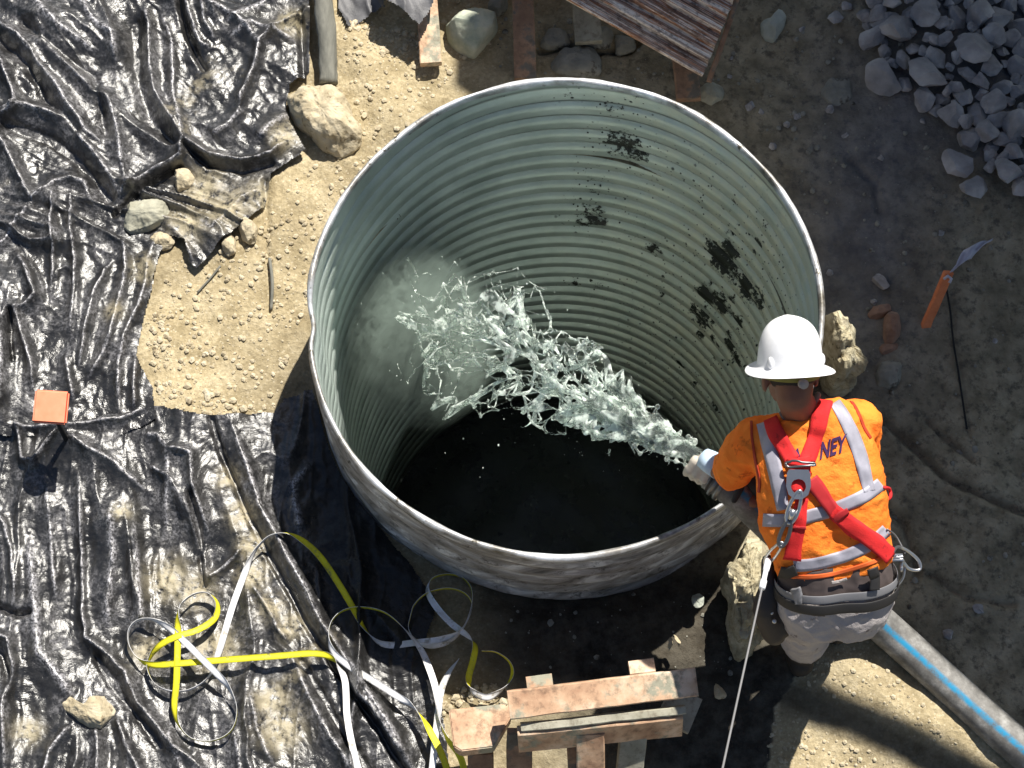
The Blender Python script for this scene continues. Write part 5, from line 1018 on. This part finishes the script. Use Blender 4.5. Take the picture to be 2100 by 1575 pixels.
# tool pouch on the left hip
V, F, _ = remesh([caps((PT(1580, 1205, .95), .036), (PT(1570, 1250, .90), .042), (PT(1588, 1300, .80), .040)), caps((PT(1600, 1240, .90), .03), (PT(1602, 1290, .82), .034)), caps((PT(1575, 1150, 1.0), .022), (PT(1578, 1210, .95), .03))], .006, 3); pch = mk('tool_pouch', V, F, M['pouch'], man)
for (u, v, z) in [(1562, 1210, .965), (1582, 1256, .93), (1588, 1274, .92)]: V, F = palm(PT(u, v, z), (.008, .008, .006)); mk('stud', V, F, M['steel'], pch)
# collar
cc_ = [PT(1603, 846, 1.30), PT(1612, 858, 1.315), PT(1632, 850, 1.335), PT(1655, 836, 1.345), PT(1672, 822, 1.335), PT(1678, 808, 1.315)]
tube(smooth_path(cc_, 5), .0095, M['collar_grey'], 'collar', man, seg=8)
# helmet
hat = []; nA = 64
prof = [(0.0, .158), (.022, .157), (.045, .150), (.066, .136), (.083, .114), (.094, .086), (.100, .052), (.1025, .022), (.104, .008), (.112, .001), (.126, -.004), (.141, -.008), (.1425, -.011), (.140, -.0125), (.124, -.008), (.106, -.003), (.099, .0), (.096, .03), (.085, .09), (.05, .13), (0.0, .145)]
V, F = [], []
for i, (r, z) in enumerate(prof):
    for k in range(nA):
        a = 2*math.pi*k/nA; ra = r*(1.0 if r < .106 else 1.0); V.append(HP(ra*math.cos(a)*.97, ra*math.sin(a)*1.10, z+(-.006*(r/.14)**4*math.cos(2*a) if r > .1 else 0)+(.003*math.exp(-(r*math.cos(a)/.014)**2) if r < .10 and i < 8 else 0)))
F = [(i*nA+k, i*nA+(k+1) % nA, (i+1)*nA+(k+1) % nA, (i+1)*nA+k) for i in range(len(prof)-1) for k in range(nA)]
hel = mk('hard_hat', V, F, M['helmet_white'], man); s_ = hel.modifiers.new('sub', 'SUBSURF'); s_.levels = 1; s_.render_levels = 2
for sx in (-1, 1): V, F = ICO[3]; mk('accessory_slot', [HP(sx*.092*.9+v[0]*.010, -.055+v[1]*.016, .026+v[2]*.020) for v in V], F, M['helmet_white'], hel)
V, F = [], []
for z in (-.004, -.030):
    for k in range(40):
        a = math.pi+ math.pi*k/39; V.append(HP(.088*math.cos(a), .105*math.sin(a), z))
o = mk('suspension_band', V, [(k, k+1, 41+k, 40+k) for k in range(39)], M['liner_olive'], hel); m_ = o.modifiers.new('t', 'SOLIDIFY'); m_.thickness = .003
kc = HP(-.002+.0, -.112, -.032); tube([kc, HP(-.002, -.126, -.032)], .0155, M['knob_grey'], 'ratchet_knob', hel, seg=20)
# gloves
def glove(name, axisp, ad, rad, a0, dirn, wrist, mat, cuff, cuffmat):
    ad = Vector(ad).normalized(); u0 = Vector((0, -.2, 1)); u0 = (u0-ad*u0.dot(ad)).normalized(); v0 = ad.cross(u0)
    def Q(s, ang, r): a = math.radians(a0+dirn*ang); return axisp+ad*s+(u0*math.cos(a)+v0*math.sin(a))*r
    parts = [caps((Q(-.026, 0, rad+.022), .019), (Q(-.030, 42, rad+.016), .015)), caps((Q(.0, 0, rad+.024), .021), (Q(.0, 42, rad+.017), .015)), caps((Q(.026, 0, rad+.022), .019), (Q(.028, 42, rad+.016), .015)), caps((Q(.0, -18, rad+.03), .026), (wrist, .029))]
    for i, (s, L) in enumerate([(-.036, 150), (-.012, 172), (.012, 166), (.036, 138)]):
        parts.append(caps((Q(s, 36, rad+.014), .0125), (Q(s*1.05, 36+(L-36)*.4, rad+.012), .0115), (Q(s*1.05, 36+(L-36)*.72, rad+.010), .0105), (Q(s, L, rad+.008), .009), seg=10))
    parts.append(caps((Q(-.036, -25, rad+.02), .015), (Q(-.055, -62, rad+.014), .0125), (Q(-.058, -98, rad+.010), .0105), seg=10))
    V, F, Nn = remesh(parts, .0042, 2)
    g_ = mk(name, V, F, mat, man); d = (wrist-Q(0, -18, rad+.03)).normalized(); tube([wrist-d*.035, wrist-d*.01, wrist+d*.03, wrist+d*.034], [.036, .039, .043, .030], cuffmat, 'cuff', g_, seg=24); return g_
hd = Vector(hp_full[0])-Vector(hp_full[6])
glove('glove', Vector(hp_full[2]), hd, .042, -8, -1, ARM_L[-1][0]+Vector((.012, -.008, .018)), M['glove_tan'], True, M['cuff_blue'])
glove('glove', Vector(hp_full[18]), hd, .070, 60, 1, ARM_R[-1][0]+Vector((.05, .0, .01)), M['glove_black'], True, M['glove_black'])

# ------------------------------------------------------------------ lanyard
lan = empty('lanyard', HIT(1640, 1010, .0)[0], 'steel safety lanyard clipped to the back ring and running taut to the bottom edge', 'lanyard')
a0 = HIT(1637, 1008, .028)[0]; a1 = HIT(1606, 1108, .034)[0]; a2 = HIT(1600, 1128, .036)[0]
def loopy(p, q, w_, r, mat, name):
    ax_ = (q-p); s = ax_.cross(Vector((0, -.33, .94))).normalized()*w_; n = 24; pts = []
    for k in range(n):
        a = 2*math.pi*k/n; pts.append((p+q)/2-ax_/2*math.cos(a)*1.0+s*math.sin(a)*(1-.25*math.cos(a)))
    return tube(pts, r, mat, name, lan, seg=8, closed=True)
loopy(a0+(a0-a1)*.08, lerp(a0, a1, .55), .016, .0062, M['steel'], 'snap_hook'); loopy(lerp(a0, a1, .46), a1, .013, .0068, M['steel_dark'], 'snap_hook')
tube([lerp(a0, a1, .28), lerp(a0, a1, .46)], .011, M['steel'], 'gate', lan, seg=12); loopy(lerp(a0, a1, .92), a2+(a2-a1)*.9, .012, .0045, M['steel'], 'link')
b0 = a2+(a2-a1)*.5; e = PT(1468, 1640, 1.75); dv = (e-b0).normalized()
tube([b0, b0+dv*.05, b0+dv*.055, b0+dv*.10, b0+dv*.105, b0+dv*.14], [.012, .010, .008, .008, .011, .010], M['sleeve_white'], 'crimp_sleeve', lan, seg=14)
cab = [b0.lerp(e, k/30)+Vector((0, 0, -.01*math.sin(math.pi*k/30))) for k in range(31)]; tube(cab, .0034, M['cable'], 'cable', lan, seg=8)
